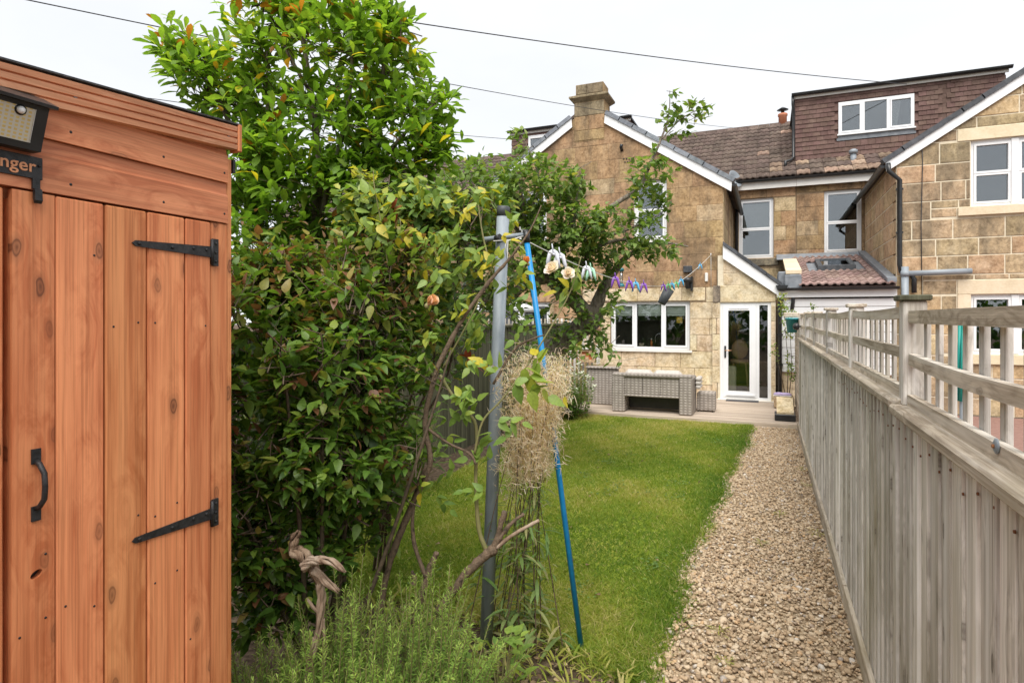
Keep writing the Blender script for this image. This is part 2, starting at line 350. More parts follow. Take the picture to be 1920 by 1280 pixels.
M['needle'] = leafmat('rosemary_needle', [(0, (.09, .18, .045)), (.5, (.22, .36, .07)), (1, (.46, .60, .13))], .4, .6)
M['grass'] = leafmat('grass_blade', [(0, (.10, .19, .022)), (.42, (.235, .315, .043)), (.70, (.39, .39, .085)), (1, (.57, .48, .25))], .5, .6, .25)
M['petal_peach'] = leafmat('peach_petal', [(0, (.82, .48, .32)), (1, (.86, .62, .47))], .3, .6, .2)
M['petal_orange'] = leafmat('orange_petal', [(0, (.80, .30, .08)), (1, (.85, .42, .16))], .3, .6, .2)
M['petal_pink'] = leafmat('pale_pink_petal', [(0, (.85, .68, .68)), (1, (.88, .84, .84))], .3, .6, .2)
M['petal_white'] = leafmat('white_petal', [(0, (.74, .75, .72)), (1, (.82, .82, .8))], .3, .6, .2)
M['petal_lilac'] = leafmat('lilac_petal', [(0, (.55, .26, .50)), (1, (.70, .42, .62))], .3, .6, .2)

# ================================================================== SETTING: ground, lawn, path, deck
def sheet(name, pts, z, mat, kind='structure'):
    mb = MB(); mb.add([(x, y, z) for x, y in pts], [tuple(range(len(pts)))]); o = mb.build(name, mat); tag(o, kind=kind); return o
sheet('ground', [(-120, -60), (120, -60), (120, 160), (-120, 160)], -.012, M['soil'])
def edge_x(y):           # ragged boundary of lawn and path
    base = np.interp(y, [0, 3, 4, 5.9, 7.4, 10.45], [-.50, -.51, -.50, -.43, -.34, -.20])
    return base + .03 * math.sin(y * 2.3) + .025 * math.sin(y * 5.1 + 1)
def front_y(x):          # ragged front edge of the lawn at the bed
    return float(np.interp(x, [-3.2, -1.8, -1.2, -.8, -.4], [3.1, 3.25, 3.2, 3.0, 2.75])) + .05 * math.sin(x * 9)
ys = np.linspace(2.8, 10.42, 60)
lawn_pts = [(x, front_y(x)) for x in np.linspace(-3.25, edge_x(2.9), 24)] + [(edge_x(y), y) for y in ys[2:]] + [(-3.0, 10.42), (-3.1, 9.5), (-3.25, 7)]
sheet('lawn', lawn_pts, .004, M['lawn'])
sheet('gravel_path', [(edge_x(y) - .06, y) for y in np.linspace(.2, 10.4, 40)] + [(.45, 10.4), (.45, .2)], -.004, M['gravel_bed'])
sheet('neighbour_patio', [(.56, -2), (9, -2), (9, 13.05), (.56, 13.05)], .0, M['patio'])

def in_lawn(x, y): 
    ex = np.interp(y, [0, 3, 4, 5.9, 7.4, 10.45], [-.50, -.51, -.50, -.43, -.34, -.20]) + .03 * np.sin(y * 2.3) + .025 * np.sin(y * 5.1 + 1)
    fy = np.interp(x, [-3.2, -1.8, -1.2, -.8, -.4], [3.1, 3.25, 3.2, 3.0, 2.75]) + .05 * np.sin(x * 9)
    return (x < ex + rng.normal(0, .03, len(x))) & (y > fy - rng.uniform(0, .12, len(x))) & (x > -3.25) & (y < 10.42)
def patch(x, y):
    big = np.sin(x * 1.9 + 2.2 * np.sin(y * .8 + 1)) * np.sin(y * 1.3 + 1.5 * np.sin(x * 1.2)); return .55 * big + .75 * (np.sin(x * 3.1 + 1.3 * np.sin(y * 1.7)) + np.sin(y * 2.6 + 1.1 * np.sin(x * 2.9 + 2)) + .7 * np.sin(x * 7.3 + y * 5.9) + .5 * np.sin(x * 13 - y * 11)) / 3.2
def grass():
    n = 280000
    y = 2.85 + 7.6 * rng.random(n) ** 1.35; x = rng.uniform(-3.25, 0, n)
    k = in_lawn(x, y); x, y = x[k], y[k]; n = len(x)
    p = patch(x, y)
    edge = np.clip(1 - np.abs(x - np.interp(y, [0, 3, 4, 5.9, 7.4, 10.45], [-.50, -.51, -.50, -.43, -.34, -.20])) / .3, 0, 1)
    h = rng.uniform(.014, .034, n) * (1 + .35 * p) * (1 + .9 * edge * rng.random(n)) * (1 + .04 * y)
    a = rng.uniform(0, 2 * np.pi, n); wd = rng.uniform(.0012, .0026, n) * (1 + .14 * y)
    lx, ly = rng.normal(0, .95, n) * h, rng.normal(0, .95, n) * h
    dx, dy = np.cos(a) * wd, np.sin(a) * wd; z0 = np.full(n, .002)
    V = np.stack([np.stack([x - dx, y - dy, z0], 1), np.stack([x + dx, y + dy, z0], 1),
                  np.stack([x + dx * .7 + lx * .4, y + dy * .7 + ly * .4, h * .6], 1), np.stack([x - dx * .7 + lx * .4, y - dy * .7 + ly * .4, h * .6], 1),
                  np.stack([x + lx, y + ly, h], 1)], 1).reshape(-1, 3)
    b = np.arange(n)[:, None] * 5
    t = np.clip(.45 + .36 * p - .26 * edge + rng.normal(0, .16, n), 0, 1)
    dead = rng.random(n) < (.06 + .26 * np.clip(p - .1, 0, 1)); t[dead] = rng.uniform(.8, 1, dead.sum())
    me = fastmesh('lawn_grass', V, [b + np.array([0, 1, 2, 3]), b + np.array([3, 2, 4])], M['grass'], True, np.repeat(t, 5))
    tag(ob('lawn_grass', me), kind='stuff')
grass()

def stones_mesh(n, near, seed):
    g = np.random.default_rng(seed); bm = bmesh.new(); bmesh.ops.create_icosphere(bm, subdivisions=2 if near else 1, radius=1)
    bm.verts.index_update(); T = np.array([v.co[:] for v in bm.verts]); F = np.array([[v.index for v in f.verts] for f in bm.faces]); bm.free()
    return T, F
def gravel():
    Vs, Fs, Ts, b = [], [], [], 0
    for near, n, y0, y1 in ((True, 9500, .9, 4.3), (False, 25000, 4.1, 10.4)):
        T, F = stones_mesh(n, near, 3)
        y = rng.uniform(y0, y1, n); ex = np.array([edge_x(q) for q in y]); x = ex - .05 + (.43 - ex + .05) * rng.random(n)
        stray = rng.random(n) < .015; x[stray] -= rng.uniform(0, .12, stray.sum())
        s = rng.gamma(6, .00140, n).clip(.005, .024); z = s * .35 + rng.uniform(0, .010, n)
        sc = np.stack([s * rng.uniform(.8, 1.35, n), s * rng.uniform(.7, 1.1, n), s * rng.uniform(.45, .8, n)], 1)
        jit = 1 + .16 * rng.normal(0, 1, (8, len(T), 1)); TT = T[None] * jit
        P = TT[rng.integers(0, 8, n)] * sc[:, None, :]
        a = rng.uniform(0, 2 * np.pi, n); ca, sa = np.cos(a), np.sin(a); e = rng.normal(0, .35, n); ce, se = np.cos(e), np.sin(e)
        X, Y, Z = P[..., 0], P[..., 1], P[..., 2]
        X, Z = X * ce[:, None] - Z * se[:, None], X * se[:, None] + Z * ce[:, None]
        X, Y = X * ca[:, None] - Y * sa[:, None], X * sa[:, None] + Y * ca[:, None]
        V = np.stack([X + x[:, None], Y + y[:, None], Z + z[:, None]], 2).reshape(-1, 3)
        Vs.append(V); Fs.append((F[None] + (np.arange(n) * len(T))[:, None, None]).reshape(-1, 3) + b); b += len(V)
        Ts.append(np.repeat(rng.random(n), len(T)))
    m, t, nn, l, bs, o = new('gravel_stone'); a = nn('ShaderNodeAttribute'); a.attribute_name = 'tint'
    c = ramp(t, a.outputs['Fac'], [(0, (.24, .17, .11)), (.2, (.41, .30, .19)), (.5, (.51, .395, .265)), (.78, (.57, .47, .345)), (.9, (.50, .33, .18)), (.97, (.32, .28, .25)), (1, (.66, .61, .54))])
    c = mixc(t, .45, c, ramp(t, noise(t, coords(t), 120, 4), [(.3, (.6, .57, .52)), (.7, (1.25, 1.22, 1.18))]), 'MULTIPLY')
    l(c, bs.inputs['Base Color']); bs.inputs['Roughness'].default_value = .85
    me = fastmesh('gravel', np.concatenate(Vs), Fs, m, False, np.concatenate(Ts)); tag(ob('gravel', me), kind='stuff')
gravel()

deck = MB().box(-3.35, .44, 10.46, 13.08, -.01, .045).build('deck', M['deck']); tag(deck, kind='structure')
y = 10.44
while y < 13.02:
    MB().cbox(-3.37, .43, y, y + .115, .046, .08, .004).build('deck_board', M['deck'], deck); y += .121
MB().cbox(-3.37, .43, 10.415, 10.437, -.01, .078, .003).build('edge_board', M['deck'], deck)

# ================================================================== walls
def clip(poly, a, b):
    """keep the part of 2-D poly on the left of a->b"""
    o = []; f = lambda p: (b[0] - a[0]) * (p[1] - a[1]) - (b[1] - a[1]) * (p[0] - a[0])
    for i, p in enumerate(poly):
        q = poly[(i + 1) % len(poly)]; fp, fq = f(p), f(q)
        if fp >= 0: o.append(p)
        if (fp > 0 > fq) or (fp < 0 < fq): k = fp / (fp - fq); o.append((p[0] + (q[0] - p[0]) * k, p[1] + (q[1] - p[1]) * k))
    return o
def area(p): return .5 * sum(p[i][0] * p[(i + 1) % len(p)][1] - p[(i + 1) % len(p)][0] * p[i][1] for i in range(len(p)))
def inside(poly, outline):
    for i in range(len(outline)):
        poly = clip(poly, outline[i], outline[(i + 1) % len(outline)])
        if len(poly) < 3: return []
    return poly
def minus(rects, h):
    o = []
    for (a, b, c, d) in rects:
        e, f, g, i = h
        if e >= b or f <= a or g >= d or i <= c: o.append((a, b, c, d)); continue
        if c < g: o.append((a, b, c, g))
        if i < d: o.append((a, b, i, d))
        lo, hi = max(c, g), min(d, i)
        if a < e: o.append((a, e, lo, hi))
        if f < b: o.append((f, b, lo, hi))
    return o
class Plane:
    def __init__(s, o, U, Nn): s.o, s.U, s.N = Vector(o), Vector(U), Vector(Nn)
    def p(s, u, v, w_=0): return s.o + s.U * u + Vector((0, 0, v)) + s.N * w_
def wall(parent, pl, outline, holes, mortar, thick=.28):
    us = sorted({u for u, _ in outline} | {h[0] for h in holes} | {h[1] for h in holes}); vs2 = sorted({min(v for _, v in outline), max(v for _, v in outline)} | {h[2] for h in holes} | {h[3] for h in holes})
    mb = MB()
    for i in range(len(us) - 1):
        for j in range(len(vs2) - 1):
            cu, cv = (us[i] + us[i + 1]) / 2, (vs2[j] + vs2[j + 1]) / 2
            if any(h[0] < cu < h[1] and h[2] < cv < h[3] for h in holes): continue
            q = inside([(us[i], vs2[j]), (us[i + 1], vs2[j]), (us[i + 1], vs2[j + 1]), (us[i], vs2[j + 1])], outline)
            if len(q) >= 3 and area(q) > 1e-5: mb.poly([pl.p(u, v, 0) for u, v in q], pl.N * -thick)
    return mb.build('wall', mortar, parent)
def course_stones(parent, pl, outline, holes, pick, hs=(.30, .36), ws=(.38, .85), gap=.008, proud=(.006, .012), u_lim=None, seed=1):
    g = random.Random(seed); v = min(q[1] for q in outline); top = max(q[1] for q in outline)
    u0, u1 = min(q[0] for q in outline), max(q[0] for q in outline)
    if u_lim: u0, u1 = max(u0, u_lim[0]), min(u1, u_lim[1])
    n = 0
    while v < top - .03:
        h = g.uniform(*hs); u = u0 - g.uniform(0, .3)
        while u < u1:
            wd = g.uniform(*ws); rects = [(max(u, u0), min(u + wd, u1), v, min(v + h, top))]
            for ho in holes: rects = minus(rects, (ho[0] - .003, ho[1] + .003, ho[2] - .003, ho[3] + .003))
            for (a, b, c, d) in rects:
                if b - a < .05 or d - c < .05: continue
                q = inside([(a + gap / 2, c + gap / 2), (b - gap / 2, c + gap / 2), (b - gap / 2, d - gap / 2), (a + gap / 2, d - gap / 2)], outline)
                if len(q) < 3 or area(q) < .004: continue
                w_ = g.uniform(*proud); cu, cv = sum(x for x, _ in q) / len(q), sum(x for _, x in q) / len(q)
                ins = [(x + (cu - x) * min(.4, .007 / max(.02, abs(cu - x) + .001)), z + (cv - z) * min(.4, .007 / max(.02, abs(cv - z) + .001))) for x, z in q]
                k = len(q); V = [pl.p(x, z, -.004) for x, z in q] + [pl.p(x, z, w_ - .004) for x, z in q] + [pl.p(x, z, w_) for x, z in ins]
                F = [(i, (i + 1) % k, k + (i + 1) % k, k + i) for i in range(k)] + [(k + i, k + (i + 1) % k, 2 * k + (i + 1) % k, 2 * k + i) for i in range(k)] + [tuple(range(2 * k, 3 * k))]
                MB().add(V, F).build('stone', pick(cu, cv, g), parent); n += 1
            u += wd
        v += h
    return n
def block(parent, pl, u0, u1, v0, v1, w0, w1, mat, name='stone', c=.006):
    a, b = pl.p(u0, v0, w0), pl.p(u1, v1, w1)
    return MB().cbox(min(a.x, b.x), max(a.x, b.x), min(a.y, b.y), max(a.y, b.y), min(a.z, b.z), max(a.z, b.z), c).build(name, mat, parent)
def boxp(mb, pl, u0, u1, v0, v1, w0, w1):
    a, b = pl.p(u0, v0, w0), pl.p(u1, v1, w1)
    return mb.box(min(a.x, b.x), max(a.x, b.x), min(a.y, b.y), max(a.y, b.y), min(a.z, b.z), max(a.z, b.z))
def window(parent, pl, u0, u1, v0, v1, lights, fw=.055, rec=-.07, rail=None, room=1.6, gl='glass', sill=None, name='window', sash=None, roommat='dark', dz=None):
    """lights: list of (ua, ub) glazed fractions; rail: fraction height of a horizontal meeting rail"""
    mb = MB(); d0, d1 = rec - .06, rec
    boxp(mb, pl, u0, u1, v0, v0 + fw, d0, d1); boxp(mb, pl, u0, u1, v1 - fw, v1, d0, d1)
    boxp(mb, pl, u0, u0 + fw, v0 + fw, v1 - fw, d0, d1); boxp(mb, pl, u1 - fw, u1, v0 + fw, v1 - fw, d0, d1)
    W = u1 - u0
    for i in range(len(lights) - 1):
        a, b = u0 + lights[i][1] * W, u0 + lights[i + 1][0] * W
        boxp(mb, pl, a, b, v0 + fw, v1 - fw, d0, d1 + .001)
    f = mb.build(name, M['white'], parent)
    rails = [0] + ([rail] if rail else []) + [1]
    for i, (la, lb) in enumerate(lights):
        a = u0 + fw if i == 0 else u0 + la * W; b = u1 - fw if i == len(lights) - 1 else u0 + lb * W
        for j in range(len(rails) - 1):
            lo = v0 + fw + (v1 - v0 - 2 * fw) * rails[j]; hi = v0 + fw + (v1 - v0 - 2 * fw) * rails[j + 1]
            if sash is None or i in sash:
                s2 = .038; q = MB(); e0, e1 = d0 + .012, d1 + (.012 if j else .006) + .004
                boxp(q, pl, a + .002, b - .002, lo + .001, lo + s2, e0, e1); boxp(q, pl, a + .002, b - .002, hi - s2, hi - .001, e0, e1)
                boxp(q, pl, a + .002, a + s2, lo + s2, hi - s2, e0, e1); boxp(q, pl, b - s2, b - .002, lo + s2, hi - s2, e0, e1)
                q.build('sash', M['white'], f)
            else: s2 = 0.0
            q = MB(); A = [pl.p(a + s2, lo + s2, rec - .03), pl.p(b - s2, lo + s2, rec - .03), pl.p(b - s2, hi - s2, rec - .03), pl.p(a + s2, hi - s2, rec - .03)]
            q.poly(A, pl.N * -.006); q.build('pane', M[gl], f)
    if sill: block(f, pl, u0 - sill[0], u1 + sill[0], v0 - sill[1], v0 - .002, -.1, sill[2], M[sill[3]], 'sill', .004)
    if room:
        q = MB(); P = lambda u, v, w_: pl.p(u, v, w_)
        e = .6; lo = v0 - .5; hi = v1 + .3; k = [P(u0 - e, lo, -.29), P(u1 + e, lo, -.29), P(u1 + e, hi, -.29), P(u0 - e, hi, -.29), P(u0 - e, lo, -room), P(u1 + e, lo, -room), P(u1 + e, hi, -room), P(u0 - e, hi, -room)]
        q.add(k, [(4, 5, 6, 7), (0, 1, 5, 4), (1, 2, 6, 5), (2, 3, 7, 6), (3, 0, 4, 7)]); q.build('room', M[roommat], f)
    return f

# ------------------------------------------------------------------ our gabled wing
YW = 13.1
wing = thing('gabled_wing', 'weathered brown stone gable with a squat chimney above a three-light kitchen window', 'house', (-3.7, YW, 0))
PL = Plane((0, YW, 0), (1, 0, 0), (0, -1, 0))
EA, AP, XL, XR, XC = 4.60, 6.46, -6.55, -.85, -3.7
OUT = [(XL, 0), (XR, 0), (XR, EA), (XC, AP), (XL, EA)]
kit = (-3.2, -1.51, 1.06, 2.09); upw = (-2.69, -1.985, 3.41, 4.70); lw = (-6.1, -4.62, .12, 2.1); lw2 = (-5.4, -4.7, 3.41, 4.70)
H1 = [kit, upw, lw, lw2]
wl = wall(wing, PL, OUT, H1, M['mortar_dark'])
def pickA(u, v, g):
    if u > -3.72 and v < 2.36: return M['stone_cream']
    if u > -1.15 and 2.36 < v < 3.0 and g.random() < .5: return M['stone_dark']
    return M['stone_brown'] if g.random() < .93 else M['stone_mixed']
low = [(XL, 0), (XR, 0), (XR, 2.38), (XL, 2.38)]; hi_ = [(XL, 2.38), (XR, 2.38), (XR, EA), (XC, AP), (XL, EA)]
course_stones(wl, PL, low, H1 + [(-3.55, -1.2, 2.1, 2.38)], pickA, (.33, .35), (.40, .75), .009, seed=5)
for i, uu in enumerate(np.linspace(-3.55, -1.2, 6)[:-1]): block(wl, PL, uu + .003, uu + .467, 2.103, 2.377, -.004, .011, M['stone_cream'])
course_stones(wl, PL, hi_, H1, pickA, (.33, .41), (.35, .9), .005, (.003, .007), seed=8)
window(wing, PL, *kit, [(0, .30), (.335, .645), (.68, 1)], sash=(0, 2), sill=(.05, .05, .05, 'offwhite'), gl='glass_dark', room=2.2)
window(wing, PL, *upw, [(0, 1)], rail=.5, sill=(.05, .05, .05, 'offwhite'))
window(wing, PL, *lw, [(0, .48), (.52, 1)], gl='glass_dark'); window(wing, PL, *lw2, [(0, 1)], rail=.5)
# side wall facing the alley
PLS = Plane((XR, 0, 0), (0, 1, 0), (1, 0, 0))
so_ = [(YW + .005, 0), (16.98, 0), (16.98, EA), (YW + .005, EA)]
ws_ = wall(wing, PLS, so_, [], M['mortar_pale'], .2)
course_stones(ws_, PLS, [(YW + .01, 2.3), (16.97, 2.3), (16.97, EA), (YW + .01, EA)], [], lambda u, v, g: M['stone_mixed'], (.33, .38), (.5, .9), .012, seed=3)
# roof of the wing
def gable_roof(parent, xl, xr, xc, ea, ap, y0, y1, vmat, tilemat, board=.20, gap=0):
    k = (ap - ea) / (xr - xc); c = 1 / math.sqrt(1 + k * k)
    for s_, xe in ((1, xr), (-1, xl)):
        e = xe + s_ * .16; ze = ap - k * abs(e - xc)
        up = Vector((s_ * k * c, 0, c)); A = Vector((xc, y0 + .02, ap)); B = Vector((e, y0 + .02, ze))
        MB().poly([A + up * .03, B + up * .03, B + up * .09, A + up * .09], (0, y1 - y0 - .02, 0)).build('roof', tilemat, parent)
        A = Vector((xc + s_ * gap, y0 - .06, ap - k * gap)); B = Vector((e, y0 - .06, ze))
        MB().poly([A + up * .03 - Vector((0, 0, 0)), B + up * .03, B - Vector((0, 0, board - .02)), A - Vector((0, 0, board - .02))], (0, .028, 0)).build('bargeboard', M['white'], parent)
        n = int((B - A).length / .33)
        for i in range(n):
            p, q = A.lerp(B, i / n), A.lerp(B, (i + 1.06) / n)
            MB().poly([p + up * .02, q + up * .028, q + up * .115, p + up * .107], (0, .22, 0)).build('verge_tile', vmat, parent).location.y -= .028
        g = MB(); gx = e + s_ * .05
        prof = [(math.cos(a) * .055, -math.sin(a) * .055) for a in np.linspace(0, math.pi, 7)]
        g.poly([(gx + a, y0 - .03, ze - .02 + b) for a, b in prof], (0, y1 - y0, 0)); g.build('gutter', M['black'], parent)
gable_roof(wing, XL, XR, XC, EA, AP, YW, 16.98, M['slate_pale'], M['tile'], .20, .37)
# chimney
ch = MB().box(-4.03, -3.34, YW - .012, YW + .50, 5.7, 6.60).box(-4.0, -3.37, YW + .01, YW + .48, 6.74, 6.99).build('chimney', M['stone_brown'], wing)
q = MB(); a0, b0 = (-4.03, -3.34, YW - .01, YW + .5), (-4.13, -3.24, YW - .11, YW + .6)
V = [(x, yy, 6.58) for x, yy in ((a0[0], a0[2]), (a0[1], a0[2]), (a0[1], a0[3]), (a0[0], a0[3]))] + [(x, yy, zz) for zz in (6.67, 6.71) for x, yy in ((b0[0], b0[2]), (b0[1], b0[2]), (b0[1], b0[3]), (b0[0], b0[3]))] + [(x, yy, 6.76) for x, yy in ((-4.02, YW), (-3.35, YW), (-3.35, YW + .49), (-4.02, YW + .49))]
q.add(V, [(0, 1, 5, 4), (1, 2, 6, 5), (2, 3, 7, 6), (3, 0, 4, 7), (4, 5, 9, 8), (5, 6, 10, 9), (6, 7, 11, 10), (7, 4, 8, 11), (8, 9, 13, 12), (9, 10, 14, 13), (10, 11, 15, 14), (11, 8, 12, 15)])
q.build('chimney_cornice', M['stone_grey'], ch)
for (u0, u1, v0, v1) in ((-4.025, -3.7, 5.95, 6.26), (-3.69, -3.345, 5.95, 6.26), (-4.025, -3.345, 6.27, 6.57), (-4.025, -3.345, 5.72, 5.94), (-3.99, -3.75, 6.77, 6.98), (-3.74, -3.38, 6.77, 6.98)):
    block(ch, PL, u0, u1, v0, v1, -.02 if v0 > 6.7 else 0, .005 if v0 > 6.7 else .022, M['stone_grey'] if v0 > 6.2 else M['stone_brown'])
# small fittings of the wing wall
def wallfit(name, label, cat, mb, mat): o = mb.build(name, mat); tag(o, label, cat); return o
pv = atY(1166, 278, YW); 
MB().tube([pv + Vector((0, .0, -.05)), pv + Vector((0, -.09, 0)), pv + Vector((.02, -.1, .06))], .035, 8).build('vent_outlet', M['black'], wing)
for i in range(7): 
    p = atY(1170 + (i % 4) * 5 + (i // 4) * 2, 298 + (i // 4) * 6, YW); MB().lathe([(.016, 0), (.016, .02)], p + Vector((0, .001, 0)), 8, (0, -1, 0)).build('vent_hole', M['black'], wing)

# ------------------------------------------------------------------ main terrace houses
YM, YR, EM, RZ = 17.0, 20.5, 5.32, 7.72
PM = Plane((0, YM, 0), (1, 0, 0), (0, -1, 0))
SL = (RZ - EM) / (YR - YM + .2); PIT = math.atan(SL)
def tile_mesh(name, wd, ln, mat, amp=.022):
    pr = [(-.5, 0), (-.38, .15), (-.30, .85), (-.22, 1), (-.14, .85), (-.06, .15), (.08, .05), (.18, .85), (.26, 1), (.34, .85), (.42, .15), (.5, 0)]
    V, F = [], []; n = len(pr)
    for yy, zz in ((-ln / 2, .012), (ln / 2, -.008)):
        for x, z in pr: V.append((x * wd, yy, z * amp + zz))
    for x, z in pr: V.append((x * wd, -ln / 2, z * amp - .012))
    for i in range(n - 1): F.append((i, i + 1, n + i + 1, n + i)); F.append((2 * n + i, 2 * n + i + 1, i + 1, i))
    me = bpy.data.meshes.new(name); me.from_pydata(V, [], F); me.polygons.foreach_set('use_smooth', [True, False] * (n - 1)); setmat(me, mat); return me
T_BROWN, T_ORANGE = tile_mesh('roof_tile', .305, .40, M['tile']), tile_mesh('roof_tile', .305, .40, M['tile_orange'])
def main_roof(parent, x0, x1, rows=None, orange=0.0, xskip=None):
    mb = MB(); mb.poly([(x0, YM - .2, EM), (x0, YR, RZ), (x0, YR + 3.6, RZ - 2.4), (x0, YR + 3.6, RZ - 2.5), (x0, YM - .2, EM - .06)], (x1 - x0, 0, 0)); r = mb.build('roof', M['tile'], parent)
    n = int((x1 - x0) / .3); st = (x1 - x0) / n; L_ = math.hypot(YR - YM + .2, RZ - EM); nr = int(L_ / .335)
    for j in range(nr if rows is None else rows):
        s_ = (j + .5) * L_ / nr
        for i in range(n):
            x = x0 + (i + .5) * st
            p = Vector((x, YM - .24 + s_ * math.cos(PIT), EM + s_ * math.sin(PIT) + .03))
            me = T_ORANGE if rnd.random() < (orange(x, j) if callable(orange) else orange) else T_BROWN
            piece('roof_tile', me, r, p, (PIT + rnd.uniform(-.006, .006), 0, rnd.uniform(-.01, .01)))
    if rows is None:
        for i in range(n):
            x = x0 + (i + .5) * st
            MB().poly([(x - st * .5, YR + a, RZ + .02 + b) for a, b in ((-.13, -.06), (-.09, .03), (0, .07), (.09, .03), (.13, -.06))], (st * .985, 0, 0)).build('ridge_tile', M['tile'], r)
    return r
def eaves(parent, x0, x1):
    MB().box(x0, x1, YM - .15, YM - .13, EM - .25, EM - .03).build('fascia', M['offwhite'], parent)
    prof = [(math.cos(a) * .06, -math.sin(a) * .06) for a in np.linspace(0, math.pi, 7)]
    MB().poly([(x0, YM - .215 + a, EM - .02 + b) for a, b in prof], (x1 - x0, 0, 0)).build('gutter', M['black'], parent)
def house_wall(parent, x0, x1, holes, seed, vis):
    o_ = [(x0, 0), (x1, 0), (x1, EM - .05), (x0, EM - .05)]
    wl_ = wall(parent, PM, o_, holes, M['mortar_dark'])
    course_stones(wl_, PM, [(vis[0], 2.0), (vis[1], 2.0), (vis[1], EM - .06), (vis[0], EM - .06)], holes, lambda u, v, g: M['stone_brown'] if g.random() < .8 else M['stone_mixed'], (.33, .4), (.4, .95), .009, seed=seed)
    return wl_
wA = (-.71, .13, 3.30, 4.86); wB = (1.30, 2.12, 3.36, 4.92)
hA = thing('terraced_house', 'middle house with brown tiled roof and one plain sash window beside the gabled wing', 'house', (-1.5, YM, 0))
house_wall(hA, -3.7, .66, [wA], 21, (-.86, .65)); main_roof(hA, -3.7, .66, orange=lambda x, j: .22 if x > -.3 else .01); eaves(hA, -3.7, .66)
wf = window(hA, PM, *wA, [(0, 1)], rail=.49, sash=(0,), roommat='dark')
block(wf, PM, wA[0] - .1, wA[1] + .12, wA[2] - .2, wA[2] - .02, -.02, .06, M['stone_dark'], 'sill')
q = MB(); boxp(q, PM, wA[0] + .1, wA[1] - .1, 4.12, 4.75, -.2, -.19); q.build('net_curtain', M['cushion'], wf)
hB = thing('terraced_house', 'right-hand house with a wide brown tile-hung box dormer and triple window', 'house', (3, YM, 0))
house_wall(hB, .665, 5.05, [wB], 22, (.67, 2.19)); main_roof(hB, .665, 5.05, rows=3, orange=.4); eaves(hB, .665, 5.05)
wf = window(hB, PM, *wB, [(0, 1)], rail=.49, sash=(0,))
block(wf, PM, wB[0] - .12, wB[1] + .07, wB[2] - .2, wB[2] - .02, -.02, .06, M['stone_brown'], 'sill')
hC = thing('terraced_house', 'left house behind the gable with white-fronted box dormer beside the chimney', 'house', (-6, YM, 0))
house_wall(hC, -8.1, -3.705, [], 23, (-8.1, -8.0)); main_roof(hC, -8.1, -3.705, rows=3); eaves(hC, -8.1, -3.705)
hD = thing('terraced_house', 'farthest left house, its brown tiled roof half hidden by the tall shrub', 'house', (-10, YM, 0))
house_wall(hD, -16.5, -8.105, [], 24, (-16, -15.9)); main_roof(hD, -16.5, -8.105); eaves(hD, -16.5, -8.105)
HUNG = MB().cbox(-.0815, .0815, -.009, .009, -.075, .075, .002).mesh('hung_tile', M['hung_tile'])
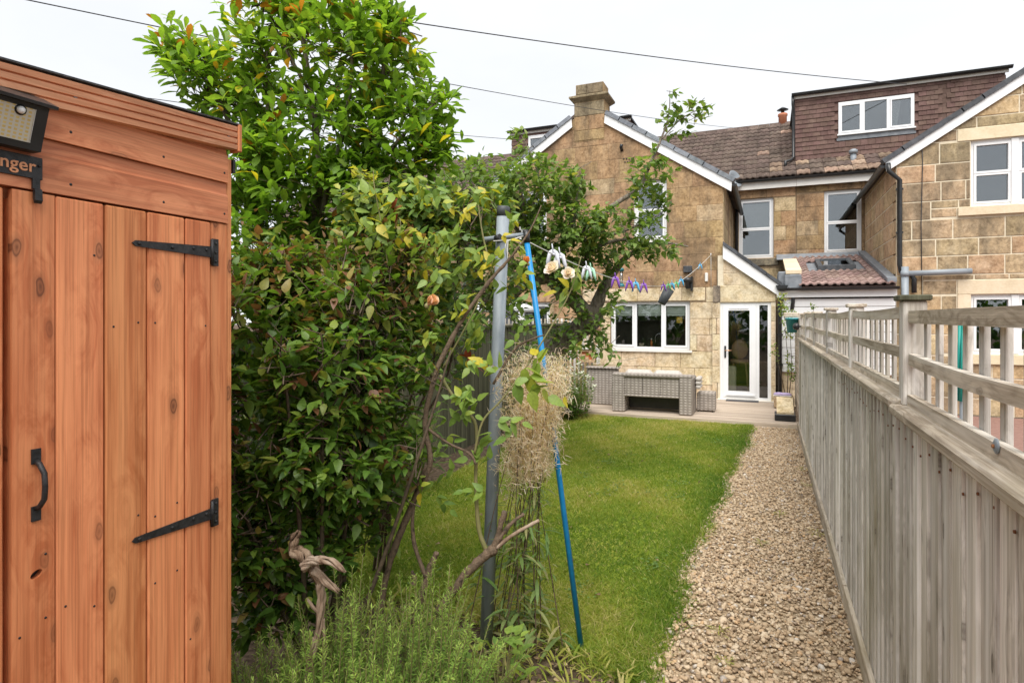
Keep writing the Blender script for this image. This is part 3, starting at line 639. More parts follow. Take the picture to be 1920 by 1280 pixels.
def dormer(parent, x0, x1, win, tiles=True, lights=None):
    yd, zb, zt = 17.6, 5.78, 7.58
    d = MB().poly([(x0, yd, zb), (x0, yd, zt), (x0, YR, zt)], (x1 - x0, 0, 0)).build('dormer', M['hung_tile'], parent)
    P = Plane((0, yd, 0), (1, 0, 0), (0, -1, 0))
    if tiles:
        pos = []; j = 0; z = zb + .06
        while z < zt - .05:
            x = x0 + (.08 if j % 2 else .0)
            while x < x1:
                if not (win[0] - .06 < x < win[1] + .06 and win[2] - .13 < z < win[3] + .05): pos.append((x, z))
                x += .166
            z += .118; j += 1
        pos.sort(key=lambda q_: -q_[0] * .3 - (0 if q_[0] < 3.9 else -9))
        for x, z in pos[:300]: piece('hung_tile', HUNG, d, (min(max(x, x0 + .07), x1 - .07), yd - .022 - rnd.uniform(0, .003), z), (R(-8), 0, rnd.uniform(-.012, .012)))
        rest = MB()
        for x, z in pos[300:]: rest.box(x - .08, x + .08, yd - .022, yd - .008, z - .075, z + .05)
        if rest.v: tag(rest.build('hung_tiles', M['hung_tile'], d), kind='stuff')
    MB().box(x0 - .06, x1 + .06, yd - .10, YR + .1, zt, zt + .05).build('flat_roof', M['slate'], d)
    MB().box(x0 - .05, x1 + .05, yd - .08, yd - .055, zt - .09, zt + .0).build('fascia', M['offwhite'], d)
    prof = [(math.cos(a) * .07, -math.sin(a) * .07) for a in np.linspace(0, math.pi, 7)]
    MB().poly([(x0 - .1, yd - .14 + a, zt + .035 + b) for a, b in prof], (x1 - x0 + .2, 0, 0)).build('gutter', M['black'], d)
    if win:
        u0, u1, v0, v1 = win; fr = MB(); dd = (-.01, .05)
        boxp(fr, P, u0, u1, v0, v0 + .06, *dd); boxp(fr, P, u0, u1, v1 - .06, v1, *dd); boxp(fr, P, u0, u0 + .06, v0 + .06, v1 - .06, *dd); boxp(fr, P, u1 - .06, u1, v0 + .06, v1 - .06, *dd)
        for k in (.333, .667): c = u0 + (u1 - u0) * k; boxp(fr, P, c - .035, c + .035, v0 + .06, v1 - .06, -.01, .051)
        fr.build('window_frame', M['white'], d)
        for k in range(3):
            a = u0 + (u1 - u0) * k / 3 + .04; b = u0 + (u1 - u0) * (k + 1) / 3 - .04
            if k != 1:
                sq = MB()
                for r_ in ((a, b, v0 + .062, v0 + .1), (a, b, v1 - .1, v1 - .062), (a, a + .035, v0 + .1, v1 - .1), (b - .035, b, v0 + .1, v1 - .1)): boxp(sq, P, *r_, .01, .066)
                sq.build('sash', M['white'], d)
            pn = MB(); boxp(pn, P, a - .01, b + .01, v0 + .06, v1 - .06, .018, .024); pn.build('pane', M['glass'], d)
            bk = MB(); boxp(bk, P, a - .02, b + .02, v0 + .05, v1 - .05, .002, .008); bk.build('blind' if k == 2 else 'dark_interior', M['cushion'] if k == 2 and False else M['dark'], d)  # dark sheet behind every pane stands in for the unlit room
        bl = MB(); P3 = [P.p(u1 - .45, v0 + .08, .010), P.p(u1 - .36, v0 + .08, .010), P.p(u1 - .28, v1 - .12, .010), P.p(u1 - .45, v1 - .12, .010)]
        bl.poly(P3, (0, -.004, 0)).build('curtain', M['cushion'], d)
        ld = MB(); boxp(ld, P, u0 - .04, u1 + .04, v0 - .13, v0 - .005, .02, .034); ld.build('lead_apron', M['lead'], d)
        sl = MB(); boxp(sl, P, u0 - .03, u1 + .03, v0 - .004, v0 + .03, .02, .085); sl.build('sill', M['white'], d)
    return d
dB = dormer(hB, .67, 5.14, (1.67, 3.32, 6.42, 7.27))
pp = [(.60, 17.48, 7.56), (.60, 17.47, 7.35), (.62, 17.55, 7.2), (.62, 17.55, 5.98), (.56, 17.45, 5.88), (.42, 17.3, 5.82), (.42, 17.28, 5.66)]
MB().tube(pp, .036, 8).build('downpipe', M['black'], dB)
dormer(hC, -7.47, -3.74, (-6.9, -4.0, 6.5, 7.42))
# vents on the roofs
v = thing('chimney_pot', 'small terracotta flue pot with a black cowl on the ridge left of the brown dormer', 'chimney pot', (.42, YR, RZ))
MB().lathe([(.12, -.05), (.12, .25), (.14, .27), (.14, .33), (.11, .35)], (.42, YR, RZ), 14).build('pot', simple('terracotta', [(.42, .15, .08), (.52, .21, .12)], 10, .8, .1), v)
MB().lathe([(.05, .35), (.05, .44), (.17, .46), (.02, .55)], (.42, YR, RZ), 14).build('cowl', M['black'], v)
pv = atY(1600, 300, 17.35)
v = thing('vent_pipe', 'short grey soil vent with a cap on the tiles below the brown dormer', 'vent pipe', pv)
MB().lathe([(.07, -.15), (.07, .16)], pv, 12).build('pipe', M['grey_pipe'], v); MB().lathe([(.1, .16), (.1, .24), (.05, .27)], pv, 12).build('cap', M['grey_pipe'], v)
pd = atY(1374, 338, 16.7)
v = thing('satellite_dish', 'grey satellite dish edge-on under the eaves beside the gable corner', 'satellite dish', pd)
MB().lathe([(.02, .0), (.16, .03), (.24, .09), (.235, .095), (.15, .04), (.02, .012)], pd, 18, (.75, -.5, .3)).build('dish', M['grey_pipe'], v); MB().tube([pd + Vector((-.02, .02, 0)), pd + Vector((0, .28, -.1))], .016).build('bracket', M['grey_pipe'], v)

# black pipe in the alley corner beside window A
pc = [Vector((-.70, 16.86, 4.95)), Vector((-.72, 16.9, 4.7)), Vector((-.76, 16.9, 4.5)), Vector((-.76, 16.9, 2.4))]
MB().tube(pc, .04, 8).build('downpipe', M['black'], hA)

# ------------------------------------------------------------------ right gabled wing
XB0, XB1, XBC = 2.19, 7.9, 5.05
wB_ = thing('gabled_wing', 'buff stone gable with pale mortar joints and white sash windows at the right edge', 'house', (5.05, YW, 0))
EB, AB = 4.72, 6.57
OB = [(XB0, 0), (XB1, 0), (XB1, EB), (XBC, AB), (XB0, EB)]
su = (3.33, 4.62, 3.72, 4.90); sl_ = (3.33, 4.62, 1.10, 2.16)
HB = [su, sl_]
dress = [(3.13, 4.85, 4.90, 5.12), (3.13, 4.85, 3.56, 3.72), (3.13, 4.85, 2.16, 2.42), (3.13, 4.85, .92, 1.10), (3.13, 3.33, 1.10, 2.16)]
wlB = wall(wB_, PL, OB, HB, M['mortar_pale'])
course_stones(wlB, PL, OB, HB + dress, lambda u, v, g: M['stone_pink'] if g.random() < .3 else M['stone_mixed'], (.31, .40), (.35, .85), .022, (.006, .012), (XB0, 5.6), seed=31)
for i, h_ in enumerate(dress): block(wlB, PL, h_[0] + .003, h_[1], h_[2] + .003, h_[3] - .003, -.004, .06 if i in (1, 3) else .018, M['ashlar'], 'sill' if i in (1, 3) else 'dressed_stone')
for hh in (su, sl_):
    um = (hh[0] + hh[1]) / 2
    f = window(wB_, PL, hh[0], um - .0, hh[2], hh[3], [(0, 1)], rail=.5, sash=(0,), rec=-.05); window(wB_, PL, um + .002, hh[1], hh[2], hh[3], [(0, 1)], rail=.5, sash=(0,), rec=-.05)
    block(f, PL, um - .055, um + .055, hh[2] + .01, hh[3] - .01, -.06, -.02, M['white'], 'mullion')
PLB = Plane((XB0, 0, 0), (0, 1, 0), (-1, 0, 0))
sB = [(16.98, 0), (YW + .005, 0), (YW + .005, EB), (16.98, EB)][::-1]
sB = [(YW + .005, 0), (16.98, 0), (16.98, EB), (YW + .005, EB)]
wsB = wall(wB_, PLB, sB, [], M['mortar_pale'], .2)
course_stones(wsB, PLB, [(YW + .01, 2.2), (16.97, 2.2), (16.97, EB), (YW + .01, EB)], [], lambda u, v, g: M['stone_pink'], (.31, .38), (.4, .85), .022, seed=33)
gable_roof(wB_, XB0, XB1, XBC, EB, AB, YW, 16.98, M['slate'], M['tile'], .17)
pp = [Vector((2.05, 13.0, 4.6)), Vector((2.06, 12.98, 4.45)), Vector((2.235, 13.02, 4.28)), Vector((2.235, 13.02, 2.72)), Vector((2.25, 13.02, 2.60)), Vector((2.40, 13.02, 2.55)), Vector((2.46, 13.02, 2.45)), Vector((2.46, 13.02, 2.2))]
MB().tube(pp, .042, 10).build('downpipe', M['black'], wB_)
for zz in (3.3, 4.1): MB().box(2.18, 2.29, 13.0, 13.09, zz, zz + .03).build('pipe_bracket', M['black'], wB_)
sp = thing('soil_pipe', 'grey waste pipe running level along the buff stone wall into a vertical soil pipe', 'pipe', (2.4, 13, 0))
a_, b_ = atY(1700, 513, 13.0), atY(1822, 508, 13.0)
MB().tube([a_, b_], .052, 12).build('level_pipe', M['grey_pipe'], sp); c_ = atY(1697, 500, 12.98)
MB().tube([(c_.x, 12.99, .1), (c_.x, 12.99, c_.z)], .06, 12).build('vertical_pipe', M['grey_pipe'], sp); MB().lathe([(.072, 0), (.072, .1)], (c_.x, 12.99, a_.z - .05), 12).build('collar', M['grey_pipe'], sp)
tv = MB().tube([atY(1728, 268, 13.07), atY(1730, 300, 13.07), atY(1727, 420, 13.07), atY(1729, 560, 13.07)], .008, 5)
tag(tv.build('aerial_wire', M['cable']), 'thin dark wire hanging down the buff stone wall beside the drainpipe', 'wire')
cu = atY(1737, 268, 13.05); tag(MB().tube([cu + Vector((.09 * math.cos(t), 0, .07 * math.sin(t) + .01 * t)) for t in np.linspace(0, 11, 26)], .007, 5).build('wire_coil', M['cable']), 'loose coil of black wire under the right gable eaves', 'wire')

# ------------------------------------------------------------------ side extension with pink tiles
ex = thing('side_extension', 'low extension with pink pantiles, a rooflight and white cladding beside the buff gable', 'extension', (1.3, 13.2, 0))
E0, E1 = .55, 2.16; ZE0, ZE1, Y0e, Y1e = 2.36, 3.26, 12.95, 16.9
ps = math.atan((ZE1 - ZE0) / (Y1e - Y0e))
MB().poly([(E0, Y0e, ZE0 - .06), (E0, Y1e, ZE1 - .06), (E0, Y1e, ZE1 - .015), (E0, Y0e, ZE0 - .015)], (E1 - E0, 0, 0)).build('roof', M['tile_pink'], ex)
rfx = MB().box(.2, 2.17, 13.06, 13.2, 0, 2.0).build('wall', M['stone_cream'], ex)
TP = tile_mesh('pan_tile', .268, .40, M['tile_pink'], .03)
Ls = math.hypot(Y1e - Y0e, ZE1 - ZE0); nr = int(Ls / .32)
sky0, sky1 = (1.0, 1.72), (14.6, 15.7)
for j in range(nr):
    s_ = (j + .5) * Ls / nr
    for i in range(6):
        x = E0 + (i + .5) * (E1 - E0) / 6; yy = Y0e - .05 + s_ * math.cos(ps)
        if sky0[0] - .1 < x < sky0[1] + .1 and sky1[0] - .1 < yy < sky1[1] + .1: continue
        piece('pan_tile', TP, ex, (x, yy, ZE0 + s_ * math.sin(ps) + .02), (ps, 0, 0))
zf = lambda yy: ZE0 + (yy - Y0e) * math.tan(ps)
sk = MB()
for a, b, c, d in ((sky0[0], sky0[1], sky1[0], sky1[0] + .1), (sky0[0], sky0[1], sky1[1] - .1, sky1[1]), (sky0[0], sky0[0] + .09, sky1[0] + .1, sky1[1] - .1), (sky0[1] - .09, sky0[1], sky1[0] + .1, sky1[1] - .1)):
    sk.poly([(a, c, zf(c) - .02), (a, d, zf(d) - .02), (a, d, zf(d) + .13), (a, c, zf(c) + .13)], (b - a, 0, 0))
MB().poly([(sky0[0] - .28, sky1[0] - .3, zf(sky1[0] - .3) + .0), (sky0[0] - .28, sky1[1] + .3, zf(sky1[1] + .3) + .0), (sky0[0] - .28, sky1[1] + .3, zf(sky1[1] + .3) + .012), (sky0[0] - .28, sky1[0] - .3, zf(sky1[0] - .3) + .012)], (sky1[0] * 0 + 1.28, 0, 0)).build('rooflight_flashing', M['lead'], ex)
skf = sk.build('rooflight', M['slate'], ex)
c, d = sky1[0] + .1, sky1[1] - .1
MB().poly([(sky0[0] + .09, c, zf(c) + .10), (sky0[0] + .09, d, zf(d) + .10), (sky0[0] + .09, d, zf(d) + .106), (sky0[0] + .09, c, zf(c) + .106)], (sky0[1] - sky0[0] - .18, 0, 0)).build('pane', M['glass'], skf)
MB().poly([(sky0[0] + .09, c, zf(c) + .075), (sky0[0] + .09, d, zf(d) + .075), (sky0[0] + .09, d, zf(d) + .085), (sky0[0] + .09, c, zf(c) + .085)], (sky0[1] - sky0[0] - .18, 0, 0)).build('blind', M['blind'], skf)
MB().poly([(2.03, Y0e, zf(Y0e) + .045), (2.03, Y1e, zf(Y1e) + .045), (2.03, Y1e, zf(Y1e) + .12), (2.03, Y0e, zf(Y0e) + .12)], (.15, 0, 0)).build('side_flashing', M['lead'], ex)
MB().poly([(.2, 16.6, 3.2), (2.1, 16.6, 3.2), (2.1, 16.97, 3.36), (.2, 16.97, 3.36)], (0, 0, .012)).build('back_flashing', M['lead'], ex)
prof = [(math.cos(a) * .055, -math.sin(a) * .055) for a in np.linspace(0, math.pi, 7)]
MB().poly([(.2, Y0e - .1 + a, ZE0 - .04 + b) for a, b in prof], (2.0, 0, 0)).build('gutter', M['black'], ex)
MB().box(.16, 2.18, 12.93, 12.955, 2.14, 2.30).build('fascia', M['cladding'], ex)
for k in range(9): MB().cbox(.24, 2.17, 13.005, 13.05, 1.96 - k * .16, 2.11 - k * .16, .006).build('cladding_board', M['cladding'], ex)
# party parapet in lead, with a cream coping stone
pw = thing('parapet', 'lead-clad party parapet with a tilted cream coping stone between porch and pink roof', 'parapet', (.45, 13.2, 2.3))
MB().cbox(.38, .56, 12.96, 16.5, 2.3, 2.62, .01).build('upstand', M['lead'], pw)
MB().cbox(.18, .42, 13.1, 14.2, 2.36, 2.66, .02).build('lead_box', M['lead'], pw)
MB().cbox(.30, .60, 12.93, 13.0, 2.30, 2.58, .015).build('lead_apron', M['lead'], pw)
MB().poly([(.32, 12.95, 2.60), (.60, 12.95, 2.60), (.60, 15.4, 3.04), (.32, 15.4, 3.04)], (0, 0, .07)).build('coping_stone', M['ashlar'], pw)

# ------------------------------------------------------------------ porch with glazed door
po = thing('porch', 'narrow lean-to porch of cream stone with a white glazed door and sloping white bargeboard', 'porch', (-.4, YW, 0))
PP = Plane((0, YW - .06, 0), (1, 0, 0), (0, -1, 0))
OP = [(-.95, .06), (.14, .06), (.14, 2.30), (-.845, 3.10), (-.95, 3.10)]
OPo = [(-1.04, .06), (.14, .06), (.14, 2.28), (-.845, 3.02), (-1.04, 2.44)]
door = (-.905, .055, .085, 2.05)
OPx = [(-.95, .06), (.14, .06), (.14, 2.26), (-.845, 3.02), (-.95, 3.02)]
pw_ = wall(po, PP, OPx, [door], M['mortar_pale'], .2)
block(pw_, PP, -.90, .138, 2.06, 2.40, -.05, .016, M['stone_cream'], 'lintel'); block(pw_, PP, -1.04, -.904, 2.06, 2.40, -.03, .014, M['stone_dark'])
course_stones(pw_, PP, [(-.845, 2.405), (.0, 2.405), (-.845, 3.0)], [], lambda u, v, g: M['stone_cream'], (.24, .26), (.3, .45), .01, seed=4)
course_stones(pw_, PP, [(.058, .07), (.138, .07), (.138, 2.05), (.058, 2.05)], [], lambda u, v, g: M['stone_cream'], (.3, .35), (.3, .4), .01, seed=4)
course_stones(pw_, PP, [(-1.06, .07), (-.91, .07), (-.91, 2.05), (-1.06, 2.05)], [], lambda u, v, g: M['stone_cream'], (.3, .35), (.3, .4), .01, seed=6)
# roof: falls to the right
kx = (3.22 - 2.34) / (.995 + .11)
RA, RB = Vector((-.845, YW - .14, 3.22)), Vector((.24, YW - .14, 2.36))
MB().poly([RA, RB, RB + Vector((0, 0, .05)), RA + Vector((0, 0, .05))], (0, 3.85, 0)).build('roof', M['slate'], po)
MB().poly([RA - Vector((0, 0, .005)), RB - Vector((0, 0, .005)), RB - Vector((0, 0, .22)), RA - Vector((0, 0, .27))], (0, .03, 0)).build('bargeboard', M['white'], po)
for i in range(4):
    p, q_ = RA.lerp(RB, i / 4), RA.lerp(RB, (i + 1.04) / 4)
    MB().poly([p + Vector((0, -.03, .0)), q_ + Vector((0, -.03, .006)), q_ + Vector((0, -.03, .085)), p + Vector((0, -.03, .075))], (0, .2, 0)).build('verge_tile', M['slate'], po)
f = MB()
u0, u1, v0, v1 = door; us_ = -.19
for r_ in ((u0, u1, v1 - .055, v1), (u0, u1, v0, v0 + .05), (u0, u0 + .055, v0 + .05, v1 - .055), (u1 - .06, u1, v0 + .05, v1 - .055), (us_ - .03, us_ + .03, v0 + .05, v1 - .055)): boxp(f, PP, *r_, -.09, -.025)
fr = f.build('door_frame', M['white'], po)
pn = MB(); boxp(pn, PP, us_ + .028, u1 - .058, v0 + .05, v1 - .055, -.055, -.049); pn.build('pane', M['glass_dark'], fr)
f = MB(); a, b = u0 + .057, us_ - .032
for r_ in ((a, b, v0 + .052, v0 + .17), (a, b, v1 - .16, v1 - .057), (a, a + .10, v0 + .17, v1 - .16), (b - .12, b, v0 + .17, v1 - .16)): boxp(f, PP, *r_, -.08, -.012)
dr = f.build('door', M['white'], po)
pn = MB(); boxp(pn, PP, a + .1, b - .12, v0 + .17, v1 - .16, -.05, -.044); pn.build('pane', M['glass_dark'], dr)
hd = MB(); boxp(hd, PP, a + .025, a + .06, .93, 1.17, -.012, .002); hd.build('handle_plate', M['iron'], dr)
hp = PP.p(a + .042, 1.08, .0); MB().tube([hp, hp + Vector((0, -.05, 0)), hp + Vector((.13, -.055, 0))], .011, 8).build('handle', simple('copper_metal', [(.5, .28, .16), (.6, .36, .22)], 5, .3, 0, metal=.9), dr)
vv = MB(); boxp(vv, PP, a + .12, b - .14, v1 - .125, v1 - .105, -.012, .0); vv.build('trickle_vent', M['white'], dr)
wb = MB(); boxp(wb, PP, a + .06, b - .02, v0 + .08, v0 + .11, -.012, .012); wb.build('weather_bar', M['white'], dr)
th = MB(); boxp(th, PP, u0 - .06, u1 + .05, .045, v0 - .003, -.1, .06); th.build('threshold', M['offwhite'], po)
q = MB(); k = [PP.p(u, v, w_) for w_ in (-.22, -3.2) for u, v in ((u0 - .02, .08), (u1 + .02, .08), (u1 + .02, 2.2), (u0 - .02, 2.2))]
q.add(k, [(4, 5, 6, 7), (0, 1, 5, 4), (1, 2, 6, 5), (2, 3, 7, 6), (3, 0, 4, 7)]); q.build('room', M['dark'], po)
gx = Vector((.20, 12.98, 2.30)); 
hopper = MB().poly([(.02 + .12, 12.90, 2.38), (.36, 12.90, 2.38), (.33, 12.90, 2.29), (.29, 12.90, 2.26), (.21, 12.90, 2.26), (.17, 12.90, 2.29)], (0, .14, 0)).build('hopper', M['black'], po)
MB().tube([(.235, 12.97, 2.27), (.235, 12.97, 2.12), (.215, 12.98, 2.0), (.215, 12.98, .1)], .04, 10).build('downpipe', M['black'], po)
MB().tube([(.36, 12.96, 2.32), (.45, 12.97, 2.3), (.45, 12.99, 2.05), (.43, 12.99, 1.9)], .036, 10).build('branch_pipe', M['black'], po)
for zz in (.8, 1.4): MB().box(.16, .27, 12.94, 13.03, zz, zz + .03).build('pipe_bracket', M['black'], po)
# inside the porch: cane chair, cream bin
c0 = Vector((-.56, 13.9, .09))
st = thing('cane_chair', 'tall cane stool with a round woven back seen through the glazed door', 'stool', c0); cane = simple('cane', [(.42, .26, .13), (.58, .40, .22)], 40, .6, .3)
MB().ellipsoid(c0 + Vector((0, 0, .98)), (.17, .05, .22), 14, 8).build('backrest', cane, st); MB().lathe([(.19, .68), (.2, .74), (.17, .76)], c0, 14).build('seat', cane, st)
for sx, sy in ((-1, -1), (1, -1), (1, 1), (-1, 1)): MB().tube([c0 + Vector((sx * .12, sy * .12, .7)), c0 + Vector((sx * .18, sy * .18, .0))], .016, 6).build('leg', cane, st)
b0_ = Vector((-.72, 13.62, .09)); tag(MB().cbox(-.84, -.62, 13.5, 13.7, .09, .72, .03).build('kitchen_bin', simple('cream_enamel', [(.66, .62, .48), (.7, .66, .53)], 4, .4, 0)), 'cream bin just inside the glazed door, left of the cane stool', 'bin')
# kitchen window things
for i, (a, b, nm) in enumerate(((-3.12, -2.72, 0), (-2.62, -2.13, 1), (-2.03, -1.58, 2))):
    bb = thing('roman_blind', ('pale green blind raised in the left light of the kitchen window', 'pale green blind raised in the middle light of the kitchen window', 'pale green blind raised in the right light of the kitchen window')[i], 'blind', ((a + b) / 2, YW + .2, 1.9), 'roman blinds in the kitchen window')
    q = MB(); q.box(a, b, YW + .145, YW + .15, 1.78, 2.05); q.build('fabric', M['blind'], bb)
    for zz in (1.80, 1.845): MB().tube([(a, YW + .141, zz), ((a + b) / 2, YW + .136, zz - .012), (b, YW + .141, zz)], .010, 6).build('fold', M['blind'], bb)
mtl = simple('chrome', [(.6, .6, .6), (.7, .7, .7)], 4, .2, 0, metal=1)
tp = Vector((-2.28, YW + .33, 1.08)); tag(MB().tube([tp + Vector((.10 - .10 * math.cos(t), 0, .22 + .10 * math.sin(t))) for t in np.linspace(3.1, 0, 8)] + [tp + Vector((0, 0, .2)), tp], .011, 8).build('kitchen_tap', mtl), 'chrome swan-neck tap behind the middle kitchen window light', 'tap')
bp = Vector((-2.36, YW + .30, 1.08)); bt = thing('soap_bottle', 'orange bottle standing on the sill of the kitchen window by the tap', 'bottle', bp)
MB().lathe([(.025, 0), (.027, .13), (.012, .16), (.012, .18)], bp, 12).build('bottle_body', simple('orange_plastic', [(.75, .22, .04), (.8, .26, .05)], 4, .4, 0), bt); MB().lathe([(.014, .18), (.014, .21)], bp, 8).build('cap', M['white'], bt)
pp_ = Vector((-2.58, YW + .3, 1.08)); pt = thing('potted_herb', 'small pale pot with a green herb on the kitchen window sill', 'plant', pp_)
MB().lathe([(.045, 0), (.06, .1), (.055, .1)], pp_, 12).build('pot', M['ashlar'], pt)
tag(MB().box(-1.80, -1.68, YW + .145, YW + .148, 1.63, 1.76).build('paper_note', simple('yellow_paper', [(.8, .5, .06), (.82, .55, .08)], 4, .9, 0)), 'square yellow note stuck below the blind in the right kitchen window light', 'note')

# ================================================================== right fence with trellis
XF = .44
fe = thing('trellis_fence', 'tall grey weathered board fence topped with open trellis along the gravel path', 'fence', (XF, 5, 0))
bd = [MB().cbox(-.008, .008, -.058, .058, -.70, .70, .0015).mesh('fence_board', M['fence']) for _ in range(1)][0]
y = .35
while y < 10.35:
    wdt = rnd.uniform(.82, 1.2); y += .056 * wdt
    piece('fence_board', bd, fe, (XF + .012 + rnd.uniform(-.001, .001), y, .705), (0, rnd.uniform(-.002, .002), R(-4) + rnd.uniform(-.015, .015)), (1, wdt, .998 + (0 if y < 2.6 else .01))); y += .056 * wdt
y0 = .3
posts = [1.02, 2.61, 4.15, 5.72, 7.28, 8.84, 10.36]
for i, (a, b) in enumerate(zip([-.6] + posts[:-1], posts)):
    dz = rnd.uniform(-.003, .003) + (-.010 if i < 2 else .006)
    MB().cbox(XF - .022, XF + .004, a + .01, b - .008, .0, .13, .004).build('gravel_board', M['fence_h'], fe)
    MB().cbox(XF - .028, XF + .085, a + .002, b - .002, 1.405 + dz, 1.442 + dz, .007).build('capping_rail', M['fence_h'], fe)
    for k, (z, hh) in enumerate(((1.462, .042), (1.61, .042), (1.762, .045))):
        z += dz; bow = rnd.uniform(-.012, .008)
        mb = MB(); n = 6
        for q in range(n):
            t0, t1 = q / n, (q + 1) / n; mb_ = lambda t: Vector((XF + .035 + .004 * math.sin(t * 7 + i), a + .045 + (b - a - .09) * t, z + bow * 4 * t * (1 - t)))
            if k == 0: 
                mb_ = lambda t: Vector((XF + .035, a + .045 + (b - a - .09) * t, z))
            A, B = mb_(t0), mb_(t1); s4 = [(-.012, -hh / 2), (.012, -hh / 2), (.012, hh / 2), (-.012, hh / 2)]
            Vq = [A + Vector((p, 0, r)) for p, r in s4] + [B + Vector((p, 0, r)) for p, r in s4]
            mb.add(Vq, [(0, 4, 5, 1), (1, 5, 6, 2), (2, 6, 7, 3), (3, 7, 4, 0)] + ([(0, 1, 2, 3)] if q == 0 else []) + ([(7, 6, 5, 4)] if q == n - 1 else []))
        mb.build('trellis_rail', M['fence_h'], fe)
    y = a + .09
    while y < b - .06:
        MB().cbox(XF + .049, XF + .062, y - .022, y + .022, 1.44 + dz, 1.748 + dz + rnd.uniform(-.01, .006), .002).build('trellis_slat', M['fence'], fe)
        y += .148 * rnd.uniform(.93, 1.07)
for i, p in enumerate(posts):
    h = 1.81 if i < 3 else rnd.uniform(1.78, 1.82)
    MB().cbox(XF + .012, XF + .087, p - .037, p + .037, 1.43, h, .004).build('post', M['fence'], fe)
    MB().cbox(XF + .075, XF + .10, p - .037, p + .037, 0, 1.43, .004).build('post_base', M['fence'], fe)
    MB().cbox(XF - .004, XF + .10, p - .052, p + .052, h + .001, h + .022, .004).build('post_cap', M['old_fence'] if i == 1 else M['fence_h'], fe)
sp_ = Vector((XF + .022, 1.63, 1.468)); 
MB().lathe([(.017, 0), (.017, .003), (.011, .006)], sp_, 16, (-1, 0, 0)).build('washer', M['galv'], fe); MB().lathe([(.005, .006), (.004, .010)], sp_, 8, (-1, 0, 0)).build('screw', simple('rust', [(.25, .10, .04), (.35, .16, .07)], 60, .8, .2), fe)
rust = simple('rusty_nail', [(.16, .06, .03), (.26, .11, .05)], 90, .9, 0)
nl = MB()
for k in range(34):
    yy = .9 + k * .112; nl.lathe([(.004, 0), (.0035, .004)], (XF + .003, yy, 1.33 + rnd.uniform(-.02, .02)), 6, (-1, 0, 0))
tag(nl.build('nails', rust, fe), kind='stuff')
# slatted fence panel between path end and house
fp = thing('slatted_fence', 'short horizontal slatted fence panel beside the house at the end of the path', 'fence', (.46, 12, 0))
for k in range(10): MB().cbox(.475, .50, 10.45, 12.85, .1 + k * .165, .255 + k * .165, .004).build('fence_slat', M['fence_h'], fp)
for p in (10.5, 12.8): MB().cbox(.502, .57, p - .035, p + .035, 0, 1.82, .004).build('post', M['fence'], fp)

# ------------------------------------------------------------------ left boundary fence, hidden mostly by plants
lf = thing('board_fence', 'old dark green board fence behind the shrubs on the left of the lawn', 'fence', (-3.75, 6, 0))
ob_ = MB().cbox(-.008, .008, -.062, .062, -.80, .80, .003).mesh('fence_board', M['old_fence'])
for k in range(72): piece('fence_board', ob_, lf, (-3.75 + rnd.uniform(-.004, .004), 2.6 + k * .127, .80), (0, 0, R(4)))
MB().cbox(-3.80, -3.70, 2.5, 11.8, 1.60, 1.635, .004).build('capping_rail', M['old_fence'], lf)
tf = thing('picket_trellis', 'grey picket trellis between the two gardens left of the kitchen window', 'fence', (-3.75, 12, 0))
for k in range(26): MB().cbox(-5.8 + k * .095, -5.755 + k * .095, 12.3, 12.318, .1, 1.72 + rnd.uniform(-.01, .01), .003).build('picket', M['fence'], tf)
for z in (.5, 1.55): MB().cbox(-5.85, -3.3, 12.319, 12.345, z, z + .05, .003).build('rail', M['fence_h'], tf)

# ================================================================== garden shed
XS = -1.6
sh = thing('shed', 'orange-brown stained timber shed with double doors and black hinges', 'shed', (XS - .6, .6, 0))
MB().box(XS - 1.5, XS - .03, -.6, 1.435, .05, 2.26).build('carcass', M['shed'], sh)
ed = [Y_ * 1.6 for Y_ in (.512, .5708, .6451, .7183, .7925, .8493)]
dtop = 2.045
dr = MB().box(XS - .028, XS - .012, ed[0] + .004, ed[-1] - .004, .1, dtop - .02).build('door', M['shed'], sh)
def holed_board(y0, y1, hole):
    bm = bmesh.new(); fx = XS + .006
    o_ = [(y0, .1), (y1, .1), (y1, dtop), (y0, dtop)]; hv = [(hole[0] + .013 * math.cos(a), hole[1] + .010 * math.sin(a + .3)) for a in np.linspace(0, 2 * math.pi, 15)[:-1]]
    Vo = [bm.verts.new((fx, a, b)) for a, b in o_]; Vh = [bm.verts.new((fx, a, b)) for a, b in hv]
    E = [bm.edges.new((l_[i], l_[(i + 1) % len(l_)])) for l_ in (Vo, Vh) for i in range(len(l_))]
    bmesh.ops.triangle_fill(bm, use_beauty=True, use_dissolve=False, edges=E)
    r_ = bmesh.ops.extrude_face_region(bm, geom=bm.faces[:]); bmesh.ops.translate(bm, verts=[v_ for v_ in r_['geom'] if isinstance(v_, bmesh.types.BMVert)], vec=(-.017, 0, 0))
    bmesh.ops.recalc_face_normals(bm, faces=bm.faces[:]); me = bpy.data.meshes.new('door_board'); bm.to_mesh(me); bm.free(); setmat(me, M['shed']); return ob('door_board', me, dr)
for i in range(5):
    a, b = ed[i] + (.003 if i else .004), ed[i + 1] - .001
    if i == 0: 
        holed_board(a, b, (.873, 1.143))
        MB().box(XS - .0115, XS - .0105, a + .02, b - .005, 1.0, 1.3).build('dark_backing', M['black'], dr)
    else: MB().cbox(XS - .010, XS + .006, a, b, .1, dtop, .0035).build('door_board', M['shed'], dr)
dl = MB().box(XS - .028, XS - .012, .1, ed[0] - .012, .1, dtop - .02).build('door', M['shed'], sh)
y = .1
while y < ed[0] - .06: MB().cbox(XS - .010, XS + .004, y, min(y + .117, ed[0] - .012), .1, dtop, .0035).build('door_board', M['shed'], dl); y += .119
